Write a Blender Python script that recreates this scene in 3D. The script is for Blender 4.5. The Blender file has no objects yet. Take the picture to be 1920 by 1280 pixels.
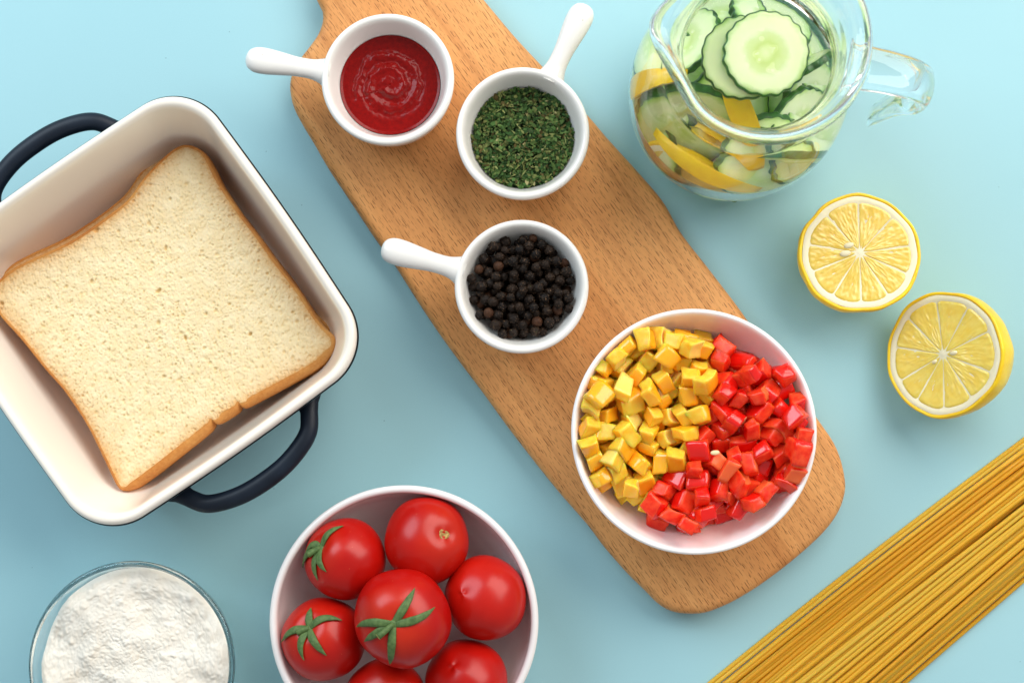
import bpy, bmesh, math, random
import numpy as np
from mathutils import Vector, Matrix, Quaternion, noise

C = bpy.context.scene
COL = C.collection
S = 0.01                       # everything below is written in centimetres
R_ = math.radians
random.seed(11)
RNG = np.random.default_rng(7)

# ------------------------------------------------------------------ camera
H, FPX = 75.0, 2880.0
FW = Vector((-50 / FPX, 160 / FPX, -1)).normalized()
RT = FW.cross(Vector((0, 1, 0))).normalized()
UP = RT.cross(FW)
cam_d = bpy.data.cameras.new('camera')
cam = bpy.data.objects.new('camera', cam_d)
COL.objects.link(cam)
cam.matrix_world = Matrix.Translation((0, 0, H * S)) @ Matrix((RT, UP, -FW)).transposed().to_4x4()
cam_d.sensor_width = 36.0
cam_d.lens = 36.0 * FPX / 1920.0
cam_d.clip_start = 0.02
cam_d.clip_end = 50
cam_d.dof.use_dof = True
cam_d.dof.focus_distance = 0.712
cam_d.dof.aperture_fstop = 13.0
C.camera = cam


def at(px, py, z):
    """Point of the table scene (cm) seen at a photograph pixel at height z."""
    d = FW + RT * ((px - 960) / FPX) + UP * ((640 - py) / FPX)
    t = (z - H) / d.z
    return Vector((d.x * t, d.y * t, z))


# ------------------------------------------------------------------ light
C.view_settings.view_transform = 'Standard'
C.view_settings.look = 'None'
C.view_settings.exposure = 0.0
C.view_settings.gamma = 1.0
C.cycles.max_bounces = 90
C.cycles.glossy_bounces = 60
C.cycles.diffuse_bounces = 5
C.cycles.blur_glossy = 0.0
C.cycles.transmission_bounces = 44
C.cycles.transparent_max_bounces = 16
C.cycles.sample_clamp_indirect = 20.0

W = bpy.data.worlds.new('World')
C.world = W
W.use_nodes = True
W.node_tree.nodes['Background'].inputs[0].default_value = (0.97, 0.985, 1.0, 1)
W.node_tree.nodes['Background'].inputs[1].default_value = 0.37


def area(name, loc, target, sx, sy, watts, col):
    d = bpy.data.lights.new(name, 'AREA')
    d.shape = 'RECTANGLE'
    d.size, d.size_y = sx * S, sy * S
    d.energy = watts
    d.color = col
    o = bpy.data.objects.new(name, d)
    COL.objects.link(o)
    o.location = Vector(loc) * S
    o.rotation_euler = (Vector(target) - Vector(loc)).to_track_quat('-Z', 'Y').to_euler()
    return o


area('window_light', (66, 80, 92), (3, 3, 0), 150, 100, 23.5, (1.0, 0.95, 0.88))
area('second_window_light', (-80, 74, 84), (-6, 2, 0), 80, 70, 10.5, (0.74, 0.89, 1.0))


# ------------------------------------------------------------------ scene helpers
def tag(o, label=None, cat=None, group=None, kind=None):
    if label: o['label'] = label
    if cat: o['category'] = cat
    if group: o['group'] = group
    if kind: o['kind'] = kind
    return o


def thing(name, label, cat, loc=(0, 0, 0), rot=None, group=None):
    o = bpy.data.objects.new(name, None)
    o.empty_display_size = 0.01
    COL.objects.link(o)
    o.location = Vector(loc) * S
    if rot is not None:
        o.rotation_mode = 'QUATERNION'
        o.rotation_quaternion = rot
    return tag(o, label, cat, group)


def rotz(deg):
    return Quaternion((0, 0, 1), R_(deg))


def mesh(name, V, F, mats, smooth=True, fmat=None, attrs=None):
    V = np.asarray(V, dtype=np.float64) * S
    me = bpy.data.meshes.new(name)
    me.from_pydata(V.tolist(), [], F if isinstance(F, list) else F.tolist())
    for m in (mats if isinstance(mats, (list, tuple)) else [mats]):
        me.materials.append(m)
    if smooth:
        me.polygons.foreach_set('use_smooth', np.ones(len(me.polygons), dtype=bool))
    if fmat is not None:
        me.polygons.foreach_set('material_index', np.asarray(fmat, dtype=np.int32))
    for k, a in (attrs or {}).items():
        a = np.asarray(a, dtype=np.float32)
        if a.ndim == 1:
            at_ = me.attributes.new(k, 'FLOAT', 'POINT')
            at_.data.foreach_set('value', a)
        else:
            at_ = me.attributes.new(k, 'FLOAT_COLOR', 'POINT')
            at_.data.foreach_set('color', np.c_[a, np.ones(len(a))].astype(np.float32).ravel())
    me.validate()
    me.update()
    return me


def link(name, me, parent=None, loc=(0, 0, 0), rot=None):
    o = bpy.data.objects.new(name, me)
    COL.objects.link(o)
    o.location = Vector(loc) * S
    if rot is not None:
        o.rotation_mode = 'QUATERNION'
        o.rotation_quaternion = rot
    if parent is not None:
        o.parent = parent
    return o


def part(name, V, F, mats, parent=None, loc=(0, 0, 0), rot=None, **k):
    return link(name, mesh(name, V, F, mats, **k), parent, loc, rot)


def catmull(pts, n, closed=False):
    P = np.asarray(pts, dtype=float)
    if closed:
        P = np.vstack([P[-1], P, P[0], P[1]])
    else:
        P = np.vstack([2 * P[0] - P[1], P, 2 * P[-1] - P[-2]])
    out = []
    for i in range(1, len(P) - 2):
        p0, p1, p2, p3 = P[i - 1:i + 3]
        for t in np.linspace(0, 1, n, endpoint=False):
            out.append(0.5 * ((2 * p1) + (-p0 + p2) * t + (2 * p0 - 5 * p1 + 4 * p2 - p3) * t * t + (-p0 + 3 * p1 - 3 * p2 + p3) * t ** 3))
    if not closed:
        out.append(P[-2])
    return np.array(out)


def resample(pts, n):
    """Closed polyline to n evenly spaced points."""
    P = np.vstack([pts, pts[:1]])
    d = np.r_[0, np.cumsum(np.linalg.norm(np.diff(P, axis=0), axis=1))]
    t = np.linspace(0, d[-1], n, endpoint=False)
    return np.c_[np.interp(t, d, P[:, 0]), np.interp(t, d, P[:, 1])]


def ring_faces(nring, m, closed_ends=None, wrap=False):
    i = np.arange(nring if wrap else nring - 1)[:, None]
    k = np.arange(m)[None, :]
    j = (i + 1) % nring
    k2 = (k + 1) % m
    return np.stack([i * m + k, i * m + k2, j * m + k2, j * m + k], -1).reshape(-1, 4).tolist()


def lathe(prof, m=96, rfun=None):
    """Profile of (r, z): rings, with the ends at r = 0 closed by fans."""
    prof = list(prof)
    a = np.linspace(0, 2 * math.pi, m, endpoint=False)
    body = [p for p in prof if p[0] > 1e-6]
    V = []
    for r, z in body:
        rr = np.full(m, r) if rfun is None else rfun(r, z, a)
        V.append(np.c_[rr * np.cos(a), rr * np.sin(a), np.full(m, z)])
    V = np.vstack(V)
    F = ring_faces(len(body), m)
    if prof[0][0] <= 1e-6:
        V = np.vstack([V, [[0, 0, prof[0][1]]]])
        c = len(V) - 1
        F += [(c, (k + 1) % m, k) for k in range(m)]
    if prof[-1][0] <= 1e-6:
        V = np.vstack([V, [[0, 0, prof[-1][1]]]])
        c = len(V) - 1
        b = (len(body) - 1) * m
        F += [(c, b + k, b + (k + 1) % m) for k in range(m)]
    return V, F


def sprof(pts, n=6):
    P = catmull(pts, n)
    P[:, 0] = np.maximum(P[:, 0], 0)
    return [tuple(p) for p in P]


def sweep(path, wid, thk, nrm=None, m=12, cap=True):
    """Elliptical tube along a path; wid is the half width across, thk along the normal."""
    P = np.asarray(path, dtype=float)
    n = len(P)
    T = np.gradient(P, axis=0)
    T /= np.linalg.norm(T, axis=1)[:, None] + 1e-12
    N = np.tile([0, 0, 1.0], (n, 1)) if nrm is None else np.asarray(nrm, dtype=float)
    B = np.cross(N, T)
    B /= np.linalg.norm(B, axis=1)[:, None] + 1e-12
    N = np.cross(T, B)
    a = np.linspace(0, 2 * math.pi, m, endpoint=False)
    wid = np.broadcast_to(wid, (n,))
    thk = np.broadcast_to(thk, (n,))
    V = (P[:, None, :] + B[:, None, :] * (np.cos(a)[None, :, None] * wid[:, None, None])
         + N[:, None, :] * (np.sin(a)[None, :, None] * thk[:, None, None])).reshape(-1, 3)
    F = ring_faces(n, m)
    if cap:
        F.append(tuple(range(m - 1, -1, -1)))
        F.append(tuple((n - 1) * m + k for k in range(m)))
    return V, F


def join(*parts):
    V, F, o = [], [], 0
    for v, f in parts:
        V.append(np.asarray(v))
        F += [tuple(i + o for i in t) for t in f]
        o += len(v)
    return np.vstack(V), F


def fbm(shape, beta, seed, cut=None):
    """Smooth random field by spectrum, mean 0 and deviation 1."""
    rng = np.random.default_rng(seed)
    ny, nx = shape
    fy = np.fft.fftfreq(ny)[:, None] * ny
    fx = np.fft.fftfreq(nx)[None, :] * nx
    k = np.sqrt(fx * fx + fy * fy)
    k[0, 0] = 1
    amp = k ** (-beta / 2)
    if cut: amp = amp * (k > cut[0]) * (k < cut[1])
    amp[0, 0] = 0
    f = np.fft.ifft2(np.fft.fft2(rng.standard_normal(shape)) * amp).real
    return f / f.std()


def bilinear(Hm, x, y):
    ny, nx = Hm.shape
    x = np.clip(x, 0, nx - 1.001); y = np.clip(y, 0, ny - 1.001)
    i = x.astype(int); j = y.astype(int); u = x - i; v = y - j
    return (Hm[j, i] * (1 - u) * (1 - v) + Hm[j, i + 1] * u * (1 - v) + Hm[j + 1, i] * (1 - u) * v + Hm[j + 1, i + 1] * u * v)


# ------------------------------------------------------------------ materials
class M:
    """Small node-tree writer around one Principled shader; texture space in cm."""

    def __init__(s, name, base=(.8, .8, .8), rough=.4, spec=.5, **k):
        s.m = bpy.data.materials.new(name)
        s.m.use_nodes = True
        s.t = s.m.node_tree
        s.b = s.t.nodes['Principled BSDF']
        s.set('Base Color', base); s.set('Roughness', rough); s.set('Specular IOR Level', spec)
        for a, v in k.items():
            s.set({'sss': 'Subsurface Weight', 'sssr': 'Subsurface Radius', 'ssss': 'Subsurface Scale', 'coat': 'Coat Weight', 'coatr': 'Coat Roughness',
                   'trans': 'Transmission Weight', 'ior': 'IOR', 'sheen': 'Sheen Weight'}[a], v)
        s._co = None

    def set(s, sock, v):
        i = s.b.inputs[sock]
        if hasattr(v, 'is_output'):
            s.t.links.new(v, i)
        elif isinstance(v, tuple) and len(v) == 3 and i.type == 'RGBA':
            i.default_value = (*v, 1)
        else:
            i.default_value = v

    def node(s, typ, ins=None, **props):
        n = s.t.nodes.new(typ)
        for k, v in props.items(): setattr(n, k, v)
        for k, v in (ins or {}).items():
            i = n.inputs[k]
            if hasattr(v, 'is_output'): s.t.links.new(v, i)
            elif isinstance(v, tuple) and len(v) == 3 and i.type == 'RGBA': i.default_value = (*v, 1)
            else: i.default_value = v
        return n

    def co(s, scale=(1, 1, 1), rnd=False):
        tc = s.node('ShaderNodeTexCoord')
        n = s.node('ShaderNodeMapping', {'Vector': tc.outputs['Object'], 'Scale': tuple(100.0 * q for q in scale)})
        if rnd:
            oi = s.node('ShaderNodeObjectInfo')
            mu = s.node('ShaderNodeMath', {0: oi.outputs['Random'], 1: 37.0}, operation='MULTIPLY')
            n2 = s.node('ShaderNodeVectorMath', {0: n.outputs[0], 1: mu.outputs[0]}, operation='ADD')
            return n2.outputs[0]
        return n.outputs[0]

    def noise(s, scale, detail=4, rough=.55, co=None, dist=0.0):
        n = s.node('ShaderNodeTexNoise', {'Scale': scale, 'Detail': detail, 'Roughness': rough, 'Distortion': dist, 'Vector': co if co is not None else s.co()})
        return n.outputs['Fac']

    def ramp(s, fac, stops, interp='LINEAR'):
        n = s.node('ShaderNodeValToRGB', {'Fac': fac})
        r = n.color_ramp
        r.interpolation = interp
        while len(r.elements) < len(stops): r.elements.new(0.5)
        for e, (p, c) in zip(r.elements, stops):
            e.position = p
            e.color = (*c, 1) if isinstance(c, tuple) else (c, c, c, 1)
        return n.outputs['Color']

    def mix(s, fac, a, b, blend='MIX'):
        n = s.node('ShaderNodeMix', data_type='RGBA', blend_type=blend)
        for i, v in ((0, fac), (6, a), (7, b)):
            sk = n.inputs[i]
            if hasattr(v, 'is_output'): s.t.links.new(v, sk)
            elif isinstance(v, tuple): sk.default_value = (*v, 1)
            else: sk.default_value = v
        return n.outputs[2]

    def math(s, op, a, b=0.0, c=0.0, clamp=False):
        n = s.node('ShaderNodeMath', {0: a, 1: b, 2: c}, operation=op, use_clamp=clamp)
        return n.outputs[0]

    def attr(s, name, out='Fac'):
        return s.node('ShaderNodeAttribute', attribute_name=name).outputs[out]

    def bump(s, h, strength=.3, dist=.02):
        n = s.node('ShaderNodeBump', {'Height': h, 'Strength': strength, 'Distance': dist * S})
        s.t.links.new(n.outputs[0], s.b.inputs['Normal'])


# the table: matt teal paper-like board
mt = M('teal_paper', rough=.55, spec=.25)
n1 = mt.noise(.06, 3)
c1 = mt.ramp(n1, [(.3, (.338, .598, .665)), (.7, (.365, .625, .688))])
n2 = mt.noise(26, 3, .7)
c2 = mt.mix(.14, c1, mt.ramp(n2, [(.3, .35), (.7, 1.0)]), 'MULTIPLY')
vor = mt.node('ShaderNodeTexVoronoi', {'Scale': .8, 'Vector': mt.co()})
spk = mt.math('LESS_THAN', vor.outputs['Distance'], .024)
mt.set('Base Color', mt.mix(mt.math('MULTIPLY', spk, .6), c2, (.10, .16, .20)))
mt.bump(n2, .12, .02)
MT_TABLE = mt.m

# beech: warm ground, stretched grain, short dark ray flecks along the grain (x)
mw = M('beech_wood', rough=.5, spec=.22)
cg = mw.co((.10, 1.6, 1.0))
g1 = mw.noise(1.0, 5, .6, cg, .6)
g2 = mw.noise(1.0, 3, .5, mw.co((.03, .28, .3)))
base = mw.ramp(g1, [(.25, (.56, .225, .066)), (.55, (.71, .318, .098)), (.8, (.80, .405, .145))])
base = mw.mix(.45, base, mw.ramp(g2, [(.3, (.60, .245, .075)), (.7, (.78, .41, .16))]))
g3 = mw.noise(1.0, 4, .65, mw.co((.018, 2.6, .5)), .3)
base = mw.mix(.55, base, mw.ramp(g3, [(.32, (.66, .56, .50)), (.5, 1.0), (.7, (1.0, .97, .92))]), 'MULTIPLY')
fine = mw.noise(1.0, 3, .7, mw.co((1.2, 22, 22)))
base = mw.mix(.16, base, mw.ramp(fine, [(.3, .45), (.7, 1.0)]), 'MULTIPLY')


def flecks(m, sx, sy, wx, wy, off, seed):
    """Short strokes: one per cell of a stretched 2-D Voronoi, length varied per cell."""
    tc = m.node('ShaderNodeTexCoord')
    mp = m.node('ShaderNodeMapping', {'Vector': tc.outputs['Object'], 'Scale': (100.0 / sx, 100.0 / sy, 0.0), 'Location': (off, off * .7, 0)})
    v = m.node('ShaderNodeTexVoronoi', {'Vector': mp.outputs[0], 'Scale': 1.0, 'Randomness': .85}, voronoi_dimensions='2D')
    d = m.node('ShaderNodeVectorMath', {0: mp.outputs[0], 1: v.outputs['Position']}, operation='SUBTRACT')
    sep = m.node('ShaderNodeSeparateXYZ', {0: d.outputs[0]})
    cs = m.node('ShaderNodeSeparateColor', {0: v.outputs['Color']})
    ln = m.math('MULTIPLY_ADD', cs.outputs[0], .9, .35)
    x = m.math('DIVIDE', m.math('MULTIPLY', sep.outputs[0], sx / wx), ln)
    y = m.math('MULTIPLY', sep.outputs[1], sy / wy)
    r = m.math('ADD', m.math('MULTIPLY', x, x), m.math('MULTIPLY', y, y))
    f = m.math('SUBTRACT', 1.15, r, clamp=True)
    f = m.math('MULTIPLY', m.math('MINIMUM', m.math('MULTIPLY', f, 2.2), 1.0), m.math('MULTIPLY_ADD', cs.outputs[1], .65, .35))
    return f


fk = mw.math('MAXIMUM', flecks(mw, .66, .20, .25, .0165, 0, 1), mw.math('MULTIPLY', flecks(mw, .45, .13, .13, .012, 3.7, 2), .7))
mw.set('Base Color', mw.mix(mw.math('MULTIPLY', fk, .9), base, (.120, .034, .010)))
mw.bump(mw.math('SUBTRACT', mw.math('MULTIPLY', fine, .3), fk), .25, .02)
MT_WOOD = mw.m

mc = M('white_glazed_ceramic', (.84, .82, .78), .16, .5, coat=.3, coatr=.08)
mc.set('Base Color', mc.mix(mc.math('LESS_THAN', mc.node('ShaderNodeTexVoronoi', {'Scale': .9, 'Vector': mc.co()}).outputs['Distance'], .02), (.84, .82, .78), (.30, .24, .18)))
mc.bump(mc.noise(2.2, 2), .04, .05)
MT_CERAMIC = mc.m
mp_ = M('pale_pink_white_ceramic', (.84, .80, .79), .18, .5, coat=.3, coatr=.1)
mp_.bump(mp_.noise(1.5, 2), .03, .05)
MT_PINKWHITE = mp_.m
mo = M('opal_white_glass', (.95, .93, .92), .10, .5, sss=.35, ssss=.004, sssr=(1, .9, .8))
MT_OPAL = mo.m
ml = M('cream_glaze', (.88, .82, .73), .18, .5, coat=.4, coatr=.1)
ml.bump(ml.noise(1.2, 2), .04, .05)
MT_LINING = ml.m
mn = M('navy_stoneware', (.010, .018, .034), .45, .3)
mn.set('Base Color', mn.ramp(mn.noise(.8, 4), [(.3, (.0045, .009, .018)), (.7, (.008, .015, .028))]))
mn.bump(mn.noise(30, 3), .06, .01)
MT_NAVY = mn.m

MT_GLASS = M('clear_glass', (1.0, 1.0, 1.0), 0.0, .5, trans=1.0, ior=1.47).m
MT_GREENGLASS = M('faint_green_glass', (.97, .995, .99), 0.0, .5, trans=1.0, ior=1.5).m
MT_WATER = M('still_water', (.992, 1.0, .985), 0.0, .5, trans=1.0, ior=1.333).m

# ------------------------------------------------------------------ table
g = 4
V = [(-75, -55, 0), (75, -55, 0), (75, 60, 0), (-75, 60, 0), (-75, -55, -2), (75, -55, -2), (75, 60, -2), (-75, 60, -2)]
F = [(0, 1, 2, 3), (7, 6, 5, 4), (0, 4, 5, 1), (1, 5, 6, 2), (2, 6, 7, 3), (3, 7, 4, 0)]
tag(part('tabletop', V, F, MT_TABLE, smooth=False), 'matt pale teal tabletop under all the food', kind='structure')

# ------------------------------------------------------------------ cutting board
BZ = 1.6
bo = [(594, 0), (604, 19), (605, 41), (597, 64), (582, 86), (564, 109), (550, 132), (544, 155), (545, 178), (551, 202), (566, 232), (589, 270), (615, 315),
      (645, 360), (675, 405), (705, 450), (740, 497), (780, 560), (820, 620), (862, 678), (905, 735), (950, 797), (1000, 862), (1050, 924), (1100, 981), (1131, 1022),
      (1160, 1056), (1185, 1083), (1209, 1106), (1235, 1132), (1262, 1146), (1294, 1150), (1325, 1147), (1366, 1131), (1400, 1112), (1428, 1094), (1475, 1059), (1522, 1019),
      (1553, 987), (1575, 953), (1585, 918), (1583, 890), (1576, 860), (1563, 829), (1540, 795), (1512, 756), (1470, 697), (1435, 648), (1399, 597), (1372, 560), (1325, 499), (1277, 437),
      (1243, 378), (1192, 318), (1140, 261), (1106, 221), (1060, 172), (1016, 124), (964, 68), (907, 0),
      (870, -45), (835, -82), (800, -100), (765, -105), (735, -122), (700, -165), (650, -235), (605, -298), (575, -318), (540, -315), (515, -292), (510, -262), (528, -225), (565, -160), (588, -95), (592, -40)]
BC = at(1060, 560, 0)
BROT = -54.5
ca, sa = math.cos(R_(-BROT)), math.sin(R_(-BROT))
bw = np.array([(at(x, y, 1.15) - BC)[:2] for x, y in bo])
bl = np.c_[bw[:, 0] * ca - bw[:, 1] * sa, bw[:, 0] * sa + bw[:, 1] * ca]
bl = resample(catmull(bl, 8, True), 320)
tn = np.roll(bl, -1, 0) - np.roll(bl, 1, 0)
tn /= np.linalg.norm(tn, axis=1)[:, None]
inn = np.c_[-tn[:, 1], tn[:, 0]]
if np.mean(np.sum(inn * (bl - bl.mean(0)), 1)) > 0: inn = -inn
V = []
for ins, z in [(.22, 0), (.07, .07), (0, .25), (-.01, .8), (0, 1.1), (.06, 1.33), (.17, 1.49), (.32, 1.575), (.48, 1.6)]:
    V.append(np.c_[bl + inn * ins, np.full(len(bl), z)])
nr = len(V)
V = np.vstack(V)
m = len(bl)
F = ring_faces(nr, m)
F.append(tuple((nr - 1) * m + k for k in range(m)))
F.append(tuple(range(m - 1, -1, -1)))
me = mesh('cutting_board', V, F, MT_WOOD)
bm = bmesh.new(); bm.from_mesh(me); bmesh.ops.recalc_face_normals(bm, faces=bm.faces); bm.to_mesh(me); bm.free()
board = link('cutting_board', me, None, BC, rotz(BROT))
tag(board, 'long beech wood cutting board with rounded end lying diagonally under four bowls', 'cutting board')

# ------------------------------------------------------------------ dipping bowls with handles
DIP = sprof([(0, .12), (1.55, .12), (1.62, 0), (1.95, 0), (2.2, .14), (2.72, 1.15), (2.98, 2.3), (3.07, 3.0), (3.06, 3.22), (2.97, 3.31), (2.86, 3.31), (2.76, 3.22), (2.66, 3.0), (2.52, 2.5), (2.36, 1.95), (2.05, 1.2), (1.5, .68), (0, .55)], 5)
dv, df = lathe(DIP, 112)
DIP_BODY = mesh('bowl_body', dv, df, MT_CERAMIC)
hx = catmull([(2.84, .68, .60, 2.66), (2.98, .69, .64, 2.70), (3.15, .60, .52, 2.78), (3.6, .47, .40, 2.86), (4.3, .46, .37, 2.95), (5.0, .54, .41, 3.02), (5.7, .615, .45, 3.06), (6.2, .60, .44, 3.08), (6.52, .46, .34, 3.08), (6.66, .26, .19, 3.08), (6.70, .06, .05, 3.08)], 5)
hv, hf = sweep(np.c_[hx[:, 0], 0 * hx[:, 0], hx[:, 3]], hx[:, 1], hx[:, 2], m=28)
DIP_HANDLE = mesh('bowl_handle', hv, hf, MT_CERAMIC)


def dip(px, py, tx, ty, label):
    c = at(px, py, BZ + 3.2); t = at(tx, ty, BZ + 3.1)
    a = math.degrees(math.atan2(t.y - c.y, t.x - c.x))
    th = thing('dipping_bowl', label, 'bowl', (c.x, c.y, BZ + .004), rotz(a), 'white handled dipping bowls on the board')
    link('body', DIP_BODY, th); link('handle', DIP_HANDLE, th)
    return Vector((c.x, c.y, BZ))


K_C = dip(727, 149, 452, 108, 'small white handled bowl filled with red ketchup')
G_C = dip(980, 250, 1101, 6, 'small white handled bowl filled with dried green herbs')
P_C = dip(978, 537, 704, 461, 'small white handled bowl filled with black peppercorns')

# ketchup
nr, na = 110, 220
rr = np.linspace(0, 1, nr)[1:] ** .9
aa = np.linspace(0, 2 * math.pi, na, endpoint=False)
RRg, AAg = np.meshgrid(rr * 2.36, aa, indexing='ij')
X, Y = RRg * np.cos(AAg), RRg * np.sin(AAg)
fb = fbm((256, 256), 2.2, 3, (6, 90)); fb2 = fbm((256, 256), 2.6, 4, (2, 20))
n_ = bilinear(fb, (X / 5 + .5) * 255, (Y / 5 + .5) * 255)
n2_ = bilinear(fb2, (X / 5 + .5) * 255, (Y / 5 + .5) * 255)
Z = 2.0 + 0 * X
for turn in range(2):     # inner turn high, outer turn low                       # one spoon-swirl: a spiral ridge with a valley beside it
    sr = .35 + .62 * ((AAg + 2.2) % (2 * math.pi) / (2 * math.pi) + turn)
    sr = sr + .045 * n2_
    Z += (.13 - .07 * turn) * np.exp(-((RRg - sr) / .20) ** 2) - .05 * np.exp(-((RRg - sr - .34) / .18) ** 2)
env = np.clip(1 - (RRg / 2.0) ** 6, 0, 1)
Z = 2.0 + (Z - 2.0) * env + .13 * np.exp(-(((X + .15) / .55) ** 2 + ((Y - .1) / .5) ** 2)) + (.003 * n_ * (.3 + np.exp(-((RRg - 1.2) / .7) ** 2)) + .007 * n2_) * env
Z += .05 * np.clip((RRg - 2.22) / .14, 0, 1)
V = np.vstack([np.stack([X, Y, Z], -1).reshape(-1, 3), [[0, 0, 2.15]], np.c_[2.0 * np.cos(aa), 2.0 * np.sin(aa), np.full(na, 1.2)]])
F = ring_faces(nr - 1, na)
c = (nr - 1) * na
F += [(c, k, (k + 1) % na) for k in range(na)]
b = c + 1
F += [((nr - 2) * na + k, b + k, b + (k + 1) % na, (nr - 2) * na + (k + 1) % na) for k in range(na)]
F.append(tuple(b + k for k in range(na - 1, -1, -1)))
mk = M('ketchup', (.22, .003, .003), .19, .22, sss=.06, ssss=.004, sssr=(1, .15, .1))
nk = mk.noise(5, 4)
mk.set('Base Color', mk.ramp(nk, [(.3, (.155, .0015, .0015)), (.7, (.23, .003, .002))]))
mk.bump(mk.noise(9, 3), .10, .03)
o = part('ketchup', V, F, mk.m, None, (K_C.x, K_C.y, BZ + .004), rotz(-30))
tag(o, 'glossy red ketchup with a spoon swirl in a white bowl', 'ketchup')

# dried herbs: thousands of flakes
N = 3600
rad = 2.42 * np.sqrt(RNG.random(N)); ang = RNG.random(N) * 2 * math.pi
px_, py_ = rad * np.cos(ang), rad * np.sin(ang)
pz = 2.16 + .22 * (1 - (rad / 2.4) ** 2) + .10 * bilinear(fbm((64, 64), 3, 9), (px_ / 5 + .5) * 63, (py_ / 5 + .5) * 63) + RNG.uniform(-.14, .1, N)
ln = RNG.lognormal(-1.78, .42, N).clip(.08, .42); wd = (RNG.lognormal(-2.45, .35, N)).clip(.035, .14)
stem = RNG.random(N) < .06
ln[stem] *= 1.8; wd[stem] *= .45
keep = np.hypot(px_, py_) < 2.36
yaw = RNG.random(N) * 2 * math.pi; pit = RNG.normal(0, .38, N); rol = RNG.normal(0, .5, N)
cy_, sy_, cp, sp, cr, sr_ = np.cos(yaw), np.sin(yaw), np.cos(pit), np.sin(pit), np.cos(rol), np.sin(rol)
ex = np.stack([cy_ * cp, sy_ * cp, sp], -1)
ey = np.stack([-sy_ * cr, cy_ * cr, sr_], -1)
ez = np.cross(ex, ey)
tmpl = np.array([(-1, -.6, 0), (-.1, -1, .3), (1, -.25, 0), (1, .3, .05), (.2, 1, .35), (-.9, .5, 0)])
fold = RNG.uniform(-.5, 1.2, N)
pts = np.stack([px_, py_, pz], -1)[:, None, :] + ex[:, None, :] * (tmpl[None, :, 0:1] * RNG.uniform(.7, 1.1, (N, 6, 1))) * ln[:, None, None] * .55 \
    + ey[:, None, :] * (tmpl[None, :, 1:2] * RNG.uniform(.6, 1.1, (N, 6, 1))) * wd[:, None, None] + ez[:, None, :] * tmpl[None, :, 2:3] * (fold * wd)[:, None, None]
hue = RNG.random(N)
pal = np.array([(.022, .052, .014), (.038, .080, .020), (.064, .106, .028), (.105, .118, .036), (.024, .038, .014), (.070, .054, .018)])
colr = pal[RNG.choice(6, N, p=[.25, .27, .2, .14, .08, .06])] * RNG.uniform(.9, 1.7, (N, 1))
colr[stem] = (.22, .24, .08)
pale = RNG.random(N) < .015
colr[pale] = (.30, .27, .12)
F = []
for i in np.where(keep)[0]:
    b = int(i) * 6
    F += [(b, b + 1, b + 4, b + 5), (b + 1, b + 2, b + 3, b + 4)]
V = pts.reshape(-1, 3)
hv_, hf_ = lathe([(2.05, 1.2), (2.36, 1.9), (2.2, 1.98), (1.2, 2.08), (0, 2.1)], 48)
acol = np.vstack([np.repeat(colr, 6, 0), np.tile([(.014, .030, .010)], (len(hv_), 1))])
nV = len(V)
V = np.vstack([V, hv_])
F += [tuple(i + nV for i in t) for t in hf_]
mh = M('dried_herb', (.03, .1, .03), .7, .12)
mh.set('Base Color', mh.attr('tint', 'Color'))
o = part('dried_herbs', V, F, mh.m, None, (G_C.x, G_C.y, BZ), smooth=False, attrs={'tint': acol})
tag(o, 'heap of crumbled dried green herb flakes in a white bowl', 'herbs', kind='stuff')

# peppercorns: dropped one by one onto the bowl and each other
NP = 299


def bowl_r(z):
    return np.interp(z, [.55, .68, 1.2, 1.95, 2.5, 3.0], [.9, 1.5, 2.05, 2.36, 2.52, 2.66])


pcs = []
rs = RNG.uniform(.195, .252, NP)
for i in range(NP):
    r = rs[i]
    best = None
    for t in range(14):
        a_ = RNG.random() * 2 * math.pi; q = 2.42 * math.sqrt(RNG.random())
        x, y = q * math.cos(a_), q * math.sin(a_)
        z = .6 + r
        if pcs:
            A = np.array(pcs)
            d2 = (A[:, 0] - x) ** 2 + (A[:, 1] - y) ** 2
            sm = (A[:, 3] + r) * .97
            ok = d2 < sm ** 2
            if ok.any(): z = max(z, (A[ok, 2] + np.sqrt(sm[ok] ** 2 - d2[ok])).max())
        while q + r * .93 > bowl_r(z) and z < 4: z += .03
        if best is None or z + .10 * q < best[0]: best = (z + .10 * q, x, y, z)
    pcs.append((best[1], best[2], best[3], r))
print('peppercorn top', max(p[2] for p in pcs))


def ico(sub):
    bm = bmesh.new()
    bmesh.ops.create_icosphere(bm, subdivisions=sub, radius=1)
    V = np.array([v.co for v in bm.verts]); F = [tuple(v.index for v in f.verts) for f in bm.faces]
    bm.free()
    return V, F


def corn_mat(name, lo, mid, hi):
    m = M(name, mid, .6, .18)
    h = m.attr('ridge')
    oi = m.node('ShaderNodeObjectInfo')
    c = m.ramp(h, [(.0, lo), (.55, mid), (1.0, hi)])
    m.set('Base Color', m.mix(m.math('MULTIPLY', oi.outputs['Random'], .6), c, m.mix(.5, c, (.05, .025, .012)), 'MIX'))
    m.bump(m.noise(18, 4, co=m.co(rnd=True)), .5, .02)
    return m.m


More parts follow.
